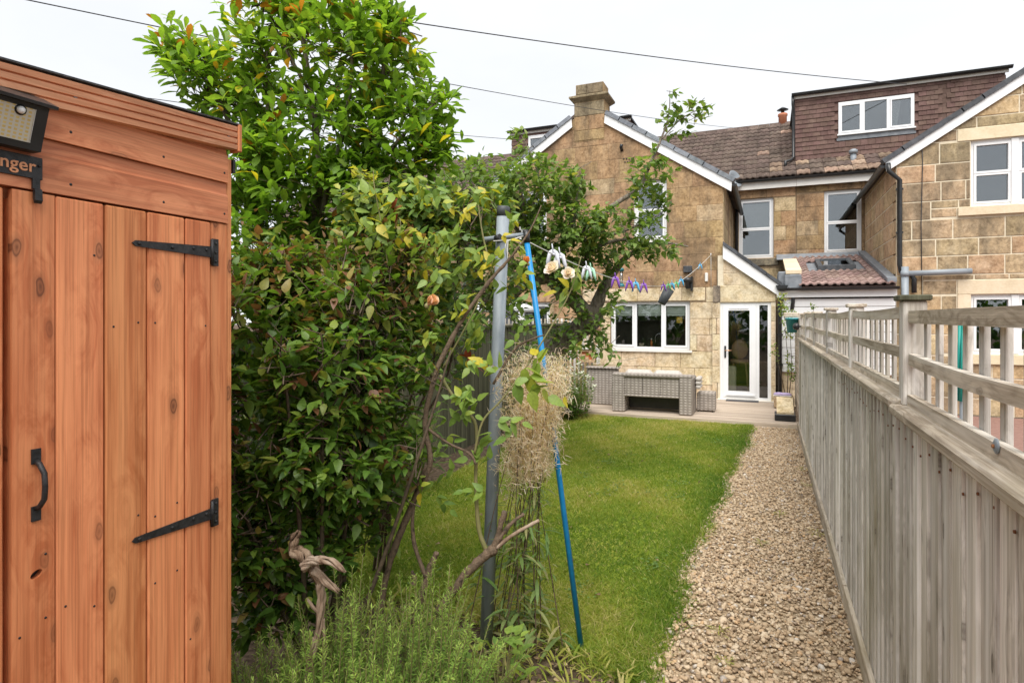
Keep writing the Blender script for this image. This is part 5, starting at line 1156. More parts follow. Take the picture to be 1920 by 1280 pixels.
def B(px, py, d, rx, ry, rz, n, dt=0): return (atD(px, py, d), (rx / FOC * d, rz, ry / FOC * d), n, dt)
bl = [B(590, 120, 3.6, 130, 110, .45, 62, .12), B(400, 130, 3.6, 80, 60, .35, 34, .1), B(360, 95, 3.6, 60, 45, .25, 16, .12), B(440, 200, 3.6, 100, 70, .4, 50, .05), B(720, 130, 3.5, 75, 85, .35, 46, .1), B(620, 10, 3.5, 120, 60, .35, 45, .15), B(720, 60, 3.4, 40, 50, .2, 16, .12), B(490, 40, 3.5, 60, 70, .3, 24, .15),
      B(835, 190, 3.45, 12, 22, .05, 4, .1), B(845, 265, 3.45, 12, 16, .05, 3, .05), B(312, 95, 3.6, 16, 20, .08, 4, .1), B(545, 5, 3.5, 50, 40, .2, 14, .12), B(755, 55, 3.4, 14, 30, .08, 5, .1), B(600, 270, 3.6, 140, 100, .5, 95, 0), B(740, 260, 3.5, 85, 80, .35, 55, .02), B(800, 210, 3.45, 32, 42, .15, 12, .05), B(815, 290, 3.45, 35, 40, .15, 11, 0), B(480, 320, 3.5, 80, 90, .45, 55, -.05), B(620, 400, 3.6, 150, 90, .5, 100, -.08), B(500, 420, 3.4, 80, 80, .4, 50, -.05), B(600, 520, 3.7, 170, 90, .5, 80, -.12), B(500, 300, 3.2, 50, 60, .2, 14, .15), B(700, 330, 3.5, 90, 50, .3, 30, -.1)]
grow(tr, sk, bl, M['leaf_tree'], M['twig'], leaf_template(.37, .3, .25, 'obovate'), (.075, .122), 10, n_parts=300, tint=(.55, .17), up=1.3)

# ------------------------------------------------------------------ dense dark bush beside the shed
b1 = atD(600, 1100, 2.75); b1.z = 0
bu = thing('dense_bush', 'dense dark green bush with pointed oval leaves beside the shed', 'bush', b1); sk = []
for k in range(9):
    a = rnd.uniform(0, 6.28); e = rnd.uniform(.2, .55)
    sk += branch(bu, [(b1 + Vector((rnd.uniform(-.12, .12), rnd.uniform(-.12, .12), 0)), .014), (b1 + Vector((.5 * e * math.cos(a), .5 * e * math.sin(a), .55)), .011), (b1 + Vector((e * math.cos(a), e * math.sin(a), rnd.uniform(1.1, 1.5))), .006), (b1 + Vector((1.2 * e * math.cos(a), 1.2 * e * math.sin(a), rnd.uniform(1.5, 1.85))), .003)], M['twig'], n=6)
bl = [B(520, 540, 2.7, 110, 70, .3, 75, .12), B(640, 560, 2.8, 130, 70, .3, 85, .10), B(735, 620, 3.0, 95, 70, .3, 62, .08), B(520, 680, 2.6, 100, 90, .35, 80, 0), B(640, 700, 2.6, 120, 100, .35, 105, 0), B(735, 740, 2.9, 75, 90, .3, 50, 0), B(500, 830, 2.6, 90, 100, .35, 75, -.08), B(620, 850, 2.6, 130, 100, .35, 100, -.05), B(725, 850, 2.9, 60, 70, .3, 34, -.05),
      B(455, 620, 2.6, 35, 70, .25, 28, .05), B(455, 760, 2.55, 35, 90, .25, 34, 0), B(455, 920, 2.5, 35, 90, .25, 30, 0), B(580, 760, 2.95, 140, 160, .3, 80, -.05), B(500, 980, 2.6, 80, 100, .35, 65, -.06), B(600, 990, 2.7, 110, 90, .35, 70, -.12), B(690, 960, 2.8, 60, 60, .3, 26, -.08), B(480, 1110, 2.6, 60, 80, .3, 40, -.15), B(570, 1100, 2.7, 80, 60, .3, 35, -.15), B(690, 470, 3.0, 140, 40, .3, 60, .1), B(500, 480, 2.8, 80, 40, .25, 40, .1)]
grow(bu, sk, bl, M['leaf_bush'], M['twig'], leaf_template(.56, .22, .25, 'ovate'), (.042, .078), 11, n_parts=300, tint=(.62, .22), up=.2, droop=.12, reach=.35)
# bronze dying sprays on top of the bush
pos, dirs, ups, sz, ti = [], [], [], [], []
for k in range(700):
    p = atD(rnd.uniform(440, 820), rnd.gauss(515, 40), rnd.uniform(2.75, 3.0)); p.z += .0
    pos.append(p[:]); dirs.append((rnd.gauss(0, 1), rnd.gauss(0, 1), rnd.gauss(.1, .5))); ups.append((0, 0, 1)); sz.append(rnd.uniform(.03, .055)); ti.append(rnd.uniform(0, 1))
M['bronze'] = leafmat('bronze_leaf', [(0, (.16, .08, .045)), (.5, (.25, .145, .08)), (1, (.22, .21, .07))], .3, .6)
put_leaves(bu, 'dying_sprays', pos, dirs, ups, sz, ti, M['bronze'], leaf_template(.45, .3, .4, 'ovate'))

# ------------------------------------------------------------------ ivy mass behind the rose
iv = thing('ivy', 'pale green ivy and leaf tangle between the tall shrub and the apple tree', 'ivy', (-1.9, 3.6, 0)); sk = []
for k in range(4):
    sk += branch(iv, [(Vector((-2.5 + .04 * k, 3.45, 0)), .012), (atD(725 + 6 * k, 880, 3.8), .010), (atD(750 + 30 * k, 700, 3.7), .008), (atD(720 + 45 * k, 520, 3.45), .006), (atD(690 + 60 * k, 380, 3.3), .003)], M['twig'], n=6)
bl = [B(720, 420, 3.25, 80, 80, .3, 93, .05), B(800, 400, 3.35, 80, 70, .3, 87, .05), B(860, 450, 3.5, 70, 80, .3, 75, 0), B(780, 500, 3.25, 90, 60, .3, 87, 0), B(820, 590, 3.35, 50, 50, .25, 40, -.05), B(900, 560, 3.9, 40, 60, .2, 25, -.1), B(740, 560, 3.1, 60, 40, .25, 43, 0), B(850, 660, 3.9, 50, 50, .25, 22, -.1), B(920, 400, 3.7, 60, 60, .25, 50, .1), B(680, 360, 3.1, 40, 50, .2, 24, .15), B(940, 500, 3.9, 50, 60, .2, 34, .0)]
grow(iv, sk, bl, M['leaf_ivy'], M['twig'], leaf_template(.8, .12, .2, 'ivy'), (.042, .07), 8, n_parts=300, tint=(.66, .22), up=-.2, droop=.35, reach=.3)

# ------------------------------------------------------------------ climbing rose
rb = atD(800, 1130, 2.95); rb.z = 0
ro = thing('rose_bush', 'leggy old rose with bare brown canes and cut stubs around the washing line post', 'rose bush', rb); sk = []
def cane(pts, mat='cane', knob=.08, d=2.78, n=7): 
    q = branch(ro, [(atD(a, b, dd), r * .75) for a, b, dd, r in [(x + (d,))[:2] + ((x[3] if len(x) > 3 else d), x[2]) for x in pts]], M[mat], 'cane', n, knob); sk.extend(q); return q
cane([(705, 1180, .024), (735, 1040, .022), (785, 920, .019), (807, 864, .018), (797, 792, .017), (814, 710, .017), (837, 654, .016), (876, 585, .013), (925, 519, .012), (960, 480, .008), (995, 430, .006), (1015, 385, .003)])
cane([(825, 703, .011), (860, 759, .010), (892, 798, .011), (892, 900, .012), (898, 990, .014), (915, 1038, .018)], 'cane_green', .05, 2.85)
cane([(820, 1150, .026), (870, 1080, .026), (905, 1045, .028), (928, 1028, .03)]); cane([(925, 1035, .028), (935, 1000, .02), (946, 958, .016)], knob=.15); cane([(932, 1015, .018), (955, 985, .013), (982, 962, .011)], knob=.15); cane([(930, 1026, .016), (965, 1000, .012), (1010, 975, .011)], 'drift', .08)
cane([(775, 1170, .024), (795, 1100, .022), (808, 1060, .019), (820, 1035, .015)], knob=.12); cane([(800, 1085, .014), (775, 1010, .012), (778, 930, .012), (800, 870, .011)])
cane([(775, 1095, .016), (778, 1085, .016), (772, 1070, .012)], knob=.15)
cane([(890, 850, .008), (905, 790, .007), (940, 750, .006), (985, 690, .005), (1035, 610, .005), (1070, 545, .004), (1090, 480, .003)], 'cane_green', .03, 2.8)
cane([(816, 712, .008), (785, 650, .007), (765, 590, .006), (757, 480, .005), (750, 410, .003)], 'cane_green', .03, 2.9)
cane([(925, 519, .008), (905, 440, .006), (893, 350, .003)], 'cane_green', .03, 2.9); cane([(797, 800, .010), (840, 830, .008), (880, 850, .008), (892, 870, .008)], 'cane', .05)
cane([(730, 1060, .012), (770, 960, .010), (790, 900, .01)], 'twig'); cane([(925, 720, .010), (965, 655, .009), (1000, 635, .006), (1020, 628, .004)], 'cane', .06, 3.0); cane([(700, 320, .002), (702, 350, .003), (715, 420, .004), (740, 560, .005), (775, 640, .006)], 'cane_green', .03, 2.85)
cane([(830, 690, .006), (880, 600, .005), (905, 545, .004), (930, 470, .002)], 'cane_green', .03, 2.85)
pos, dirs, ups, sz, ti = [], [], [], [], []
def spray(px, py, d, n, s, tn, ang=None):
    c = atD(px, py, d); a0 = rnd.uniform(0, 6.28) if ang is None else ang; ax_ = Vector((math.cos(a0) * cs, math.cos(a0) * sn, -.25 + .5 * math.sin(a0))) ; sd_ = Vector((-sn, cs, 0)) * .5 + Vector((0, 0, -.2))
    for k in range(n):
        f_ = (k // 2) / max(1, n // 2); sgn = 1 if k % 2 else -1
        p = c + ax_ * (f_ * s * 1.7); dd = ax_ * .8 + (Vector((cs * .5, sn * .5, .6)) if sgn > 0 else Vector((-cs * .4, -sn * .4, -.8))) * (.9 if k < n - 1 else .1) + Vector([rnd.gauss(0, .2) for _ in range(3)])
        pos.append(p[:]); dirs.append(dd[:]); ups.append((-.3 * sn * -1 + rnd.gauss(0, .4), -.6 + rnd.gauss(0, .4), .9)); sz.append(s * rnd.uniform(.8, 1.15)); ti.append(min(1 if tn == 1 else .955, max(0, rnd.gauss(tn, .13))))
for (x, y_, d, n_, s_, tn) in ((985, 690, 2.7, 7, .085, .68), (965, 720, 2.7, 5, .09, .72), (1010, 680, 2.75, 5, .08, .85), (935, 690, 2.75, 5, .07, .8), (895, 750, 2.8, 5, .065, .55), (900, 840, 2.8, 7, .07, .5), (920, 860, 2.8, 5, .07, .5), (870, 780, 2.85, 5, .06, .6), (850, 880, 2.85, 5, .065, .5), (905, 920, 2.8, 5, .06, .45), (760, 430, 2.85, 5, .075, .9), (665, 395, 2.8, 5, .075, .85), (700, 365, 2.8, 7, .075, .7), (735, 380, 2.85, 5, .07, .75), (690, 445, 2.8, 5, .08, .65), (745, 445, 2.8, 5, .075, .9), (920, 490, 2.85, 5, .06, .93), (900, 505, 2.85, 5, .06, .9), (860, 560, 2.9, 5, .06, .6),
        (1090, 530, 2.85, 5, .07, .85), (1080, 520, 2.85, 3, .06, .7), (880, 640, 2.9, 5, .06, .75), (905, 620, 2.9, 5, .06, .6), (840, 520, 2.9, 7, .06, .6), (780, 540, 2.85, 5, .065, .6), (950, 540, 2.9, 5, .06, .5), (960, 570, 2.95, 5, .06, .5), (840, 440, 2.9, 7, .06, .7), (870, 400, 2.95, 7, .06, .85), (700, 520, 2.8, 5, .07, .55), (960, 420, 3.0, 5, .06, .5), (830, 380, 2.95, 5, .055, .9), (1010, 730, 2.75, 3, .07, .9), (880, 690, 2.85, 5, .06, .7), (770, 780, 2.8, 5, .06, .55), (820, 930, 2.85, 5, .06, .45), (745, 830, 2.8, 5, .06, .5), (730, 1000, 2.85, 5, .055, .45), (740, 395, 2.9, 5, .065, 1), (860, 665, 3.0, 5, .06, 1), (875, 655, 3.0, 3, .06, 1), (755, 520, 2.9, 3, .06, 1), (980, 610, 2.9, 5, .06, .5), (935, 790, 2.75, 5, .07, .6), (950, 820, 2.75, 3, .07, .55)): spray(x, y_, d, n_, s_, tn)
for _ in range(46):
    x, y_ = rnd.gauss(800, 95), rnd.gauss(450, 75)
    if 640 < x < 985 and y_ > 330: spray(x, y_, rnd.uniform(2.7, 3.0), rnd.choice((5, 5, 7)), rnd.uniform(.045, .065), rnd.uniform(.5, .85))
for _ in range(16): spray(rnd.uniform(780, 900), rnd.uniform(600, 900), rnd.uniform(2.7, 2.9), 5, rnd.uniform(.045, .06), rnd.uniform(.4, .65))
put_leaves(ro, 'leaflets', pos, dirs, ups, sz, ti, M['leaf_rose'], leaf_template(.58, .2, .2, 'ovate'), 300)
def flower(px, py, d, r, mat, label, layers=5, tilt=(0, -.6, .6), open_=.5):
    c = atD(px, py, d); o = thing('rose_flower', label, 'rose', c); ax_ = Vector(tilt).normalized(); Q = Vector((0, 0, 1)).rotation_difference(ax_).to_matrix()
    T, F = leaf_template(.95, .5, -.25, 'obovate'); mes = [fastmesh('petal', T, [F], mat, True, np.full(len(T), t)) for t in (.1, .5, .95)]
    for L_ in range(layers):
        for k in range(5):
            a = k * 1.2566 + L_ * .7 + rnd.uniform(-.15, .15); el = 1.45 - open_ * (L_ / layers) * 1.7 + rnd.uniform(-.12, .12)
            d_ = Q @ Vector((math.cos(a) * math.cos(el), math.sin(a) * math.cos(el), math.sin(el))); up_ = Q @ Vector((-math.cos(a) * math.sin(el), -math.sin(a) * math.sin(el), math.cos(el)))
            Mx = frames(np.array([d_[:]]), np.array([up_[:]]))[0]; p = ob('petal', mes[rnd.randrange(3)], o, c + Q @ Vector((math.cos(a), math.sin(a), 0)) * r * .1 * L_ / layers); p.rotation_euler = Matrix(Mx.tolist()).to_euler(); p.scale = (r * (.75 + .35 * L_ / layers),) * 3
    MB().ellipsoid(c - ax_ * r * .12, (r * .22, r * .22, r * .25), 8, 6).build('calyx', M['cane_green'], o)
flower(802, 572, 2.5, .05, M['petal_peach'], 'single peach rose on the bare cane in front of the dark bush', 5, (.75, -.15, .6), .32)
flower(990, 494, 2.85, .034, M['petal_orange'], 'orange rosebud just in front of the blue clothes prop', 4, (-.2, -.3, .9), .35)
flower(1038, 506, 2.75, .042, M['petal_pink'], 'open pale pink rose below the white pegs, the larger left bloom', 4, (-.2, -.7, .5), 1.0)
flower(1065, 515, 2.78, .034, M['petal_pink'], 'open pale pink rose below the white pegs, the smaller right bloom', 4, (.3, -.7, .4), 1.0)

# ------------------------------------------------------------------ apple tree
ab = atD(985, 877, 7.0); ab.z = 0
ap = thing('apple_tree', 'old gnarled apple tree with a leaning grey trunk on the left of the lawn', 'tree', ab); sk = []
def limb(pts, n=9, name='branch', knob=.05):
    q = branch(ap, [(atD(a, b, d), r) for a, b, d, r in pts], M['bark'], name, n, knob); sk.extend(q); return q
limb([(978, 880, 7.0, .16), (990, 770, 7.0, .14), (1015, 690, 6.95, .13), (1055, 640, 6.9, .125), (1095, 610, 6.85, .12), (1115, 595, 6.8, .10)], 12, 'trunk')
limb([(1105, 605, 6.8, .11), (1085, 570, 6.7, .09), (1050, 545, 6.6, .08), (1028, 510, 6.6, .06), (1005, 470, 6.5, .045), (985, 420, 6.5, .03), (975, 350, 6.4, .016)])
limb([(1035, 520, 6.6, .06), (990, 530, 6.6, .06), (945, 565, 6.7, .05), (910, 560, 6.8, .035), (880, 520, 6.8, .02)])
limb([(1108, 600, 6.8, .10), (1130, 545, 6.7, .06), (1155, 505, 6.7, .045), (1180, 478, 6.6, .03), (1230, 455, 6.5, .016), (1290, 462, 6.5, .008)])
limb([(1020, 500, 6.6, .05), (1060, 460, 6.5, .035), (1095, 430, 6.4, .03), (1150, 385, 6.3, .026), (1198, 352, 6.3, .022), (1218, 310, 6.3, .016), (1240, 260, 6.3, .011), (1254, 215, 6.3, .006), (1256, 170, 6.3, .003)])
limb([(1240, 262, 6.3, .010), (1275, 225, 6.3, .006), (1310, 205, 6.3, .004), (1335, 195, 6.3, .002)])
limb([(1098, 455, 6.5, .030), (1118, 425, 6.4, .02), (1140, 440, 6.4, .018), (1190, 425, 6.4, .012), (1240, 400, 6.4, .006)]); limb([(1050, 470, 6.5, .035), (1075, 410, 6.4, .025), (1082, 370, 6.4, .015), (1092, 340, 6.4, .008)]); limb([(1090, 500, 6.6, .025), (1110, 470, 6.5, .022), (1150, 452, 6.5, .018), (1195, 448, 6.5, .01)])
limb([(1005, 470, 6.5, .03), (960, 420, 6.6, .02), (915, 370, 6.6, .012), (880, 330, 6.6, .006)]); limb([(985, 420, 6.5, .02), (1010, 350, 6.5, .012), (1000, 300, 6.5, .008), (978, 255, 6.5, .003)])
bl = [B(900, 350, 6.6, 75, 60, .6, 105), B(985, 345, 6.5, 80, 60, .6, 130, .05), B(1050, 340, 6.4, 55, 45, .5, 48, .05), B(960, 440, 6.6, 95, 75, .6, 150), B(1060, 430, 6.4, 80, 60, .5, 120), B(1080, 490, 6.5, 70, 45, .5, 62, -.05), B(1160, 425, 6.3, 70, 45, .5, 52, .03), B(1160, 470, 6.4, 60, 30, .4, 34), B(1225, 330, 6.3, 50, 55, .35, 34), B(1235, 465, 6.4, 55, 28, .3, 24), B(1215, 385, 6.3, 40, 40, .3, 20),
      B(1256, 195, 6.3, 16, 38, .1, 6), B(1305, 205, 6.3, 35, 22, .12, 8), B(1272, 240, 6.3, 30, 28, .12, 6), B(975, 265, 6.5, 25, 25, .15, 7, .1), B(1120, 575, 6.5, 45, 45, .3, 24), B(1055, 575, 6.6, 45, 35, .3, 20), B(1010, 620, 6.6, 40, 40, .3, 16), B(1090, 650, 6.5, 40, 30, .2, 12), B(940, 530, 6.8, 70, 50, .5, 42, -.1), B(1120, 655, 6.5, 40, 30, .3, 13), B(885, 430, 6.8, 70, 70, .5, 80), B(1040, 520, 6.4, 60, 45, .4, 44), B(870, 540, 6.9, 50, 50, .4, 26, -.1), B(930, 620, 7, 60, 50, .4, 28, -.1)]
grow(ap, sk, bl, M['leaf_apple'], M['bark'], leaf_template(.62, .22, .25, 'ovate'), (.062, .10), 7, n_parts=300, tint=(.5, .2), up=.4, reach=.5)

# ------------------------------------------------------------------ seeding willowherb and low plants by the post
wb0 = ground(960, 1190); wh = thing('seeding_willowherb', 'dried willowherb with fluffy beige seed heads between the post and the blue prop', 'plant', wb0)
SV, SF, ST, bcount = [], [], [], 0
stem = MB(); pos, dirs, ups, sz, ti = [], [], [], [], []
for k in range(18):
    bx_, by_ = wb0.x + rnd.gauss(0, .10), wb0.y + rnd.gauss(0, .10); tpx, tpy = rnd.gauss(1000, 30), rnd.gauss(725, 50)
    if k % 3 == 0: tpx, tpy = rnd.gauss(1030, 10), rnd.gauss(690, 30)
    tipp = atD(tpx, tpy, 3.06 + rnd.gauss(0, .08)); base = Vector((bx_, by_, 0)); md = base.lerp(tipp, .5) + Vector((rnd.gauss(0, .02), rnd.gauss(0, .02), 0)); stem.tube([base, md, tipp], [.0035, .0025, .0012], 5, False)
    for j in range(520):
        f_ = 1 - .36 * rnd.random() ** 1.2; p = base.lerp(tipp, f_) + Vector((rnd.gauss(0, .036), rnd.gauss(0, .036), rnd.gauss(0, .025)))
        d_ = Vector((rnd.gauss(0, 1), rnd.gauss(0, 1), rnd.gauss(.1, .9))).normalized(); l_ = rnd.uniform(.018, .055)
        s_ = d_.orthogonal().normalized() * rnd.uniform(.0008, .0022); c1 = p + d_ * l_ * .5 + Vector((0, 0, rnd.gauss(0, .008))); c2 = p + d_ * l_ + Vector((rnd.gauss(0, .012), rnd.gauss(0, .012), rnd.gauss(-.006, .016)))
        SV += [p - s_, p + s_, c1 + s_, c1 - s_, c2]; t_ = rnd.random(); ST += [t_] * 5
        SF += [(bcount, bcount + 1, bcount + 2), (bcount, bcount + 2, bcount + 3), (bcount + 3, bcount + 2, bcount + 4)]; bcount += 5
    for j in range(21):
        f_ = rnd.uniform(.03, .62); p = base.lerp(tipp, f_); a = rnd.uniform(0, 6.28); pos.append(p[:]); dirs.append((math.cos(a), math.sin(a), rnd.uniform(-.5, .7))); ups.append((0, 0, 1)); sz.append(rnd.uniform(.06, .16) * (1.15 - f_)); ti.append(rnd.uniform(.0, .8))
tag(stem.build('stems', M['cane'], wh), kind='stuff')
me = fastmesh('seed_fluff', np.array([tuple(v) for v in SV]) - np.array(wb0), [np.array(SF)], M['plume'], False, ST); tag(ob('seed_fluff', me, wh, wb0), kind='stuff')
M['leaf_dry'] = leafmat('drying_leaf', [(0, (.10, .19, .045)), (.5, (.19, .26, .085)), (.8, (.34, .30, .14)), (1, (.30, .14, .07))], .3, .6)
put_leaves(wh, 'leaves', pos, dirs, ups, sz, ti, M['leaf_dry'], leaf_template(.16, .3, .5, 'strap'), 120)
# broad leaves at the post foot
def rosette(name, label, cat, c, n, size, mat, tmpl, spread, hz, tn, parts=0, el=.5):
    o = thing(name, label, cat, c); pos, dirs, ups, sz, ti = [], [], [], [], []; sm_ = MB()
    for k in range(n):
        a = rnd.uniform(0, 6.28); r = spread * math.sqrt(rnd.random()); p = Vector(c) + Vector((r * math.cos(a), r * math.sin(a), hz * rnd.uniform(.25, 1)))
        sm_.tube([Vector(c) + Vector((r * .3 * math.cos(a), r * .3 * math.sin(a), 0)), p], [.003, .0015], 4, False)
        pos.append(p[:]); dirs.append((math.cos(a), math.sin(a), rnd.gauss(el, .4))); ups.append((0, 0, 1)); sz.append(rnd.uniform(*size)); ti.append(min(1, max(0, rnd.gauss(tn, .18))))
    tag(sm_.build('stems', M['cane_green'], o), kind='stuff'); put_leaves(o, 'foliage', pos, dirs, ups, sz, ti, mat, tmpl, parts); return o
g0 = atD(935, 1230, 2.75); rosette('leafy_seedling', 'bright broad-leaved seedling at the foot of the washing line post', 'plant', (g0.x, g0.y, 0.02), 34, (.05, .09), M['leaf_rose'], leaf_template(.62, .2, .25, 'ovate'), .13, .30, .55, 34)
g0 = ground(880, 1270); rosette('strawberry_plant', 'low yellowing plant with broad leaves in front of the rosemary', 'plant', (g0.x, g0.y, 0.0), 24, (.04, .06), M['leaf_rose'], leaf_template(.7, .2, .25, 'ovate'), .12, .14, .75, 24)
# rosemary
def rosemary(c, n, hh, spread, label):
    o = thing('rosemary_bush', label, 'rosemary', c); pos, dirs, ups, sz, ti = [], [], [], [], []; st_ = MB(); c = Vector(c)
    for k in range(n):
        a = rnd.uniform(0, 6.28); r = spread * math.sqrt(rnd.random()); h = hh * (1 - .45 * (r / spread) ** 2) * rnd.uniform(.65, 1.05)
        base = c + Vector((r * .75 * math.cos(a), r * .75 * math.sin(a), h * .25)); tip = c + Vector((1.15 * r * math.cos(a) + rnd.gauss(0, .06), 1.15 * r * math.sin(a) + rnd.gauss(0, .06), h)); root = c + Vector((r * .2 * math.cos(a), r * .2 * math.sin(a), 0))
        st_.tube([root, base, tip], [.005, .0035, .0015], 4, False); nn = int(50 + 170 * (tip - base).length); td = (tip - base).normalized()
        for j in range(nn):
            f_ = j / nn; p = base.lerp(tip, f_); b_ = rnd.uniform(0, 6.28); o1 = td.orthogonal().normalized(); o2 = td.cross(o1)
            d_ = (o1 * math.cos(b_) + o2 * math.sin(b_)) + td * rnd.uniform(.5, 1.1 + f_); pos.append(p[:]); dirs.append(d_[:]); ups.append(td[:]); sz.append(rnd.uniform(.022, .040) * (1 - .35 * f_)); ti.append(min(1, max(0, .25 + .5 * f_ + rnd.gauss(0, .14))))
    tag(st_.build('stems', M['cane_green'], o), kind='stuff'); put_leaves(o, 'needles', pos, dirs, ups, sz, ti, M['needle'], leaf_template(.13, .3, .25, 'strap'), 0)
for px, py, d, n_, hh, sp_r, lab in ((650, 1240, 2.35, 110, .80, .27, 'tall feathery rosemary bush beside the pale driftwood stump'), (790, 1240, 2.5, 110, .72, .29, 'feathery rosemary bush in front of the cut rose stubs'), (540, 1280, 2.1, 70, .56, .2, 'low rosemary at the shed corner by the bottom edge'), (490, 1210, 2.35, 70, .55, .2, 'rosemary clump half under the dense bush, left of the driftwood'), (720, 1280, 2.15, 80, .52, .24, 'short rosemary sprawling at the front of the bed')):
    c = atD(px, py, d); c.z = 0; rosemary(c, n_, hh, sp_r, lab)
# twisted dead stump
dw = atD(590, 1270, 2.25); dw.z = 0
tw_ = thing('driftwood', 'twisted pale dead wood standing in the rosemary beside the shed', 'driftwood', dw)
def dwl(pts, n=11, m='drift'):
    sp2 = smooth_path([(atD(a, b, d), r * .72) for a, b, d, r in pts], 8); mb = MB(); ph_ = rnd.uniform(0, 6)
    for k in range(8):
        P, Rr = [], []; am = rnd.uniform(.5, .8); tw0 = rnd.uniform(.10, .22); end = len(sp2) - (rnd.randrange(0, 4) if len(sp2) > 14 else 0)
        for i, (p, r) in enumerate(sp2[:end]):
            tg = (sp2[min(i + 1, len(sp2) - 1)][0] - sp2[max(0, i - 1)][0]).normalized(); o1 = tg.cross(Vector((.3, .9, .1))).normalized(); o2 = tg.cross(o1); a = ph_ + k * .785 + i * tw0
            P.append(p + (o1 * math.cos(a) + o2 * math.sin(a)) * r * am * (1 + .15 * math.sin(i * .9 + k))); Rr.append(max(.0008, r * (.42 + .14 * math.sin(i * .7 + k * 2)) * (1 if i < end - 2 else .55)))
        mb.tube(P, Rr, 6)
    mb.build('limb', M[m], tw_, sp2[0][0])
dwl([(574, 1400, 2.25, .014), (580, 1265, 2.25, .014), (598, 1180, 2.25, .018), (602, 1120, 2.25, .02), (598, 1085, 2.25, .022)])
dwl([(600, 1092, 2.25, .021), (585, 1060, 2.25, .03), (568, 1040, 2.25, .034), (550, 1030, 2.25, .03), (553, 1008, 2.25, .022), (560, 995, 2.25, .012)], 11, 'drift_brown')
dwl([(568, 1062, 2.22, .022), (590, 1050, 2.2, .021), (620, 1052, 2.18, .018), (648, 1072, 2.16, .010)]); dwl([(588, 1070, 2.24, .022), (612, 1090, 2.22, .017), (636, 1110, 2.2, .010)]); dwl([(600, 1150, 2.25, .011), (585, 1135, 2.24, .008), (576, 1120, 2.24, .005)])
dwl([(604, 1160, 2.25, .010), (610, 1210, 2.25, .008), (608, 1260, 2.25, .006), (612, 1330, 2.25, .005)]); dwl([(590, 1195, 2.25, .009), (580, 1235, 2.24, .007), (570, 1290, 2.24, .006)])
# phlox with white flowers
ph0 = Vector((-3.15, 10.0, 0)); ph = thing('phlox', 'leafy white-flowering plant at the left corner of the deck', 'plant', ph0); pos, dirs, ups, sz, ti, st_ = [], [], [], [], [], MB()
fl = MB(); fpts = []
for k in range(70):
    a = rnd.uniform(0, 6.28); r = .42 * math.sqrt(rnd.random()); h = rnd.uniform(.5, 1.05) * (1 - .25 * r / .42); base = ph0 + Vector((r * .6 * math.cos(a), r * .8 * math.sin(a), 0)); tip = ph0 + Vector((r * math.cos(a), r * 1.5 * math.sin(a), h)); st_.tube([base, tip], [.005, .002], 4, False)
    for j in range(26):
        f_ = .1 + .9 * j / 26; b_ = rnd.uniform(0, 6.28); pos.append(base.lerp(tip, f_)[:]); dirs.append((math.cos(b_), math.sin(b_), rnd.gauss(.3, .3))); ups.append((0, 0, 1)); sz.append(rnd.uniform(.06, .11)); ti.append(min(1, max(0, rnd.gauss(.5, .2))))
    if k % 4 == 0: fpts.append(tip)
tag(st_.build('stems', M['cane_green'], ph), kind='stuff'); put_leaves(ph, 'foliage', pos, dirs, ups, sz, ti, M['leaf_bush'], leaf_template(.3, .25, .3, 'ovate'))
for p in fpts:
    q = MB()
    for j in range(7): q.ellipsoid(p + Vector((rnd.gauss(0, .025), rnd.gauss(0, .025), rnd.gauss(.01, .02))), (.018, .018, .013), 6, 4)
    q.build('flower_head', M['petal_white'], ph, p)
# more border plants by the left fence
for (x, y_, n_, sz_, sp_, hz, tn, lab) in ((-3.3, 8.2, 190, (.08, .14), .45, 1.1, .3, 'dark leafy border plant under the apple tree'), (-3.35, 9.2, 170, (.08, .13), .4, 1.0, .4, 'leafy border plant between apple tree and white flowers'), (-3.45, 5.2, 190, (.07, .12), .45, .9, .3, 'low leafy border plant against the dark fence'), (-3.4, 4.0, 200, (.07, .12), .5, 1.1, .3, 'dark leafy border plant behind the dense bush'), (-3.4, 11.6, 140, (.06, .1), .4, .9, .45, 'grey-green bushy plant behind the rattan seat')):
    rosette('border_plant', lab, 'plant', (x, y_, 0), n_, sz_, M['leaf_bush'], leaf_template(.4, .25, .3, 'ovate'), sp_, hz, tn)
# lilac flowers low in the bush
for i, (px, py) in enumerate(((655, 905), (672, 915), (668, 940))):
    c = atD(px, py, 2.5); o = thing('lilac_flower', ('small lilac flower in the shade of the dense bush, upper left of three', 'small lilac flower in the shade of the dense bush, upper right of three', 'small lilac flower in the shade of the dense bush, lowest of three')[i], 'flower', c, 'small lilac flowers in the bush'); T, F = leaf_template(.6, .3, .3, 'obovate'); me = fastmesh('petal', T, [F], M['petal_lilac'], True, np.full(len(T), .5))
    for k in range(5): a = k * 1.257; Mx = frames(np.array([(cs * math.cos(a), sn * math.cos(a), math.sin(a))]), np.array([(.2, -1, .1)]))[0]; p = ob('petal', me, o, c); p.rotation_euler = Matrix(Mx.tolist()).to_euler(); p.scale = (.013,) * 3
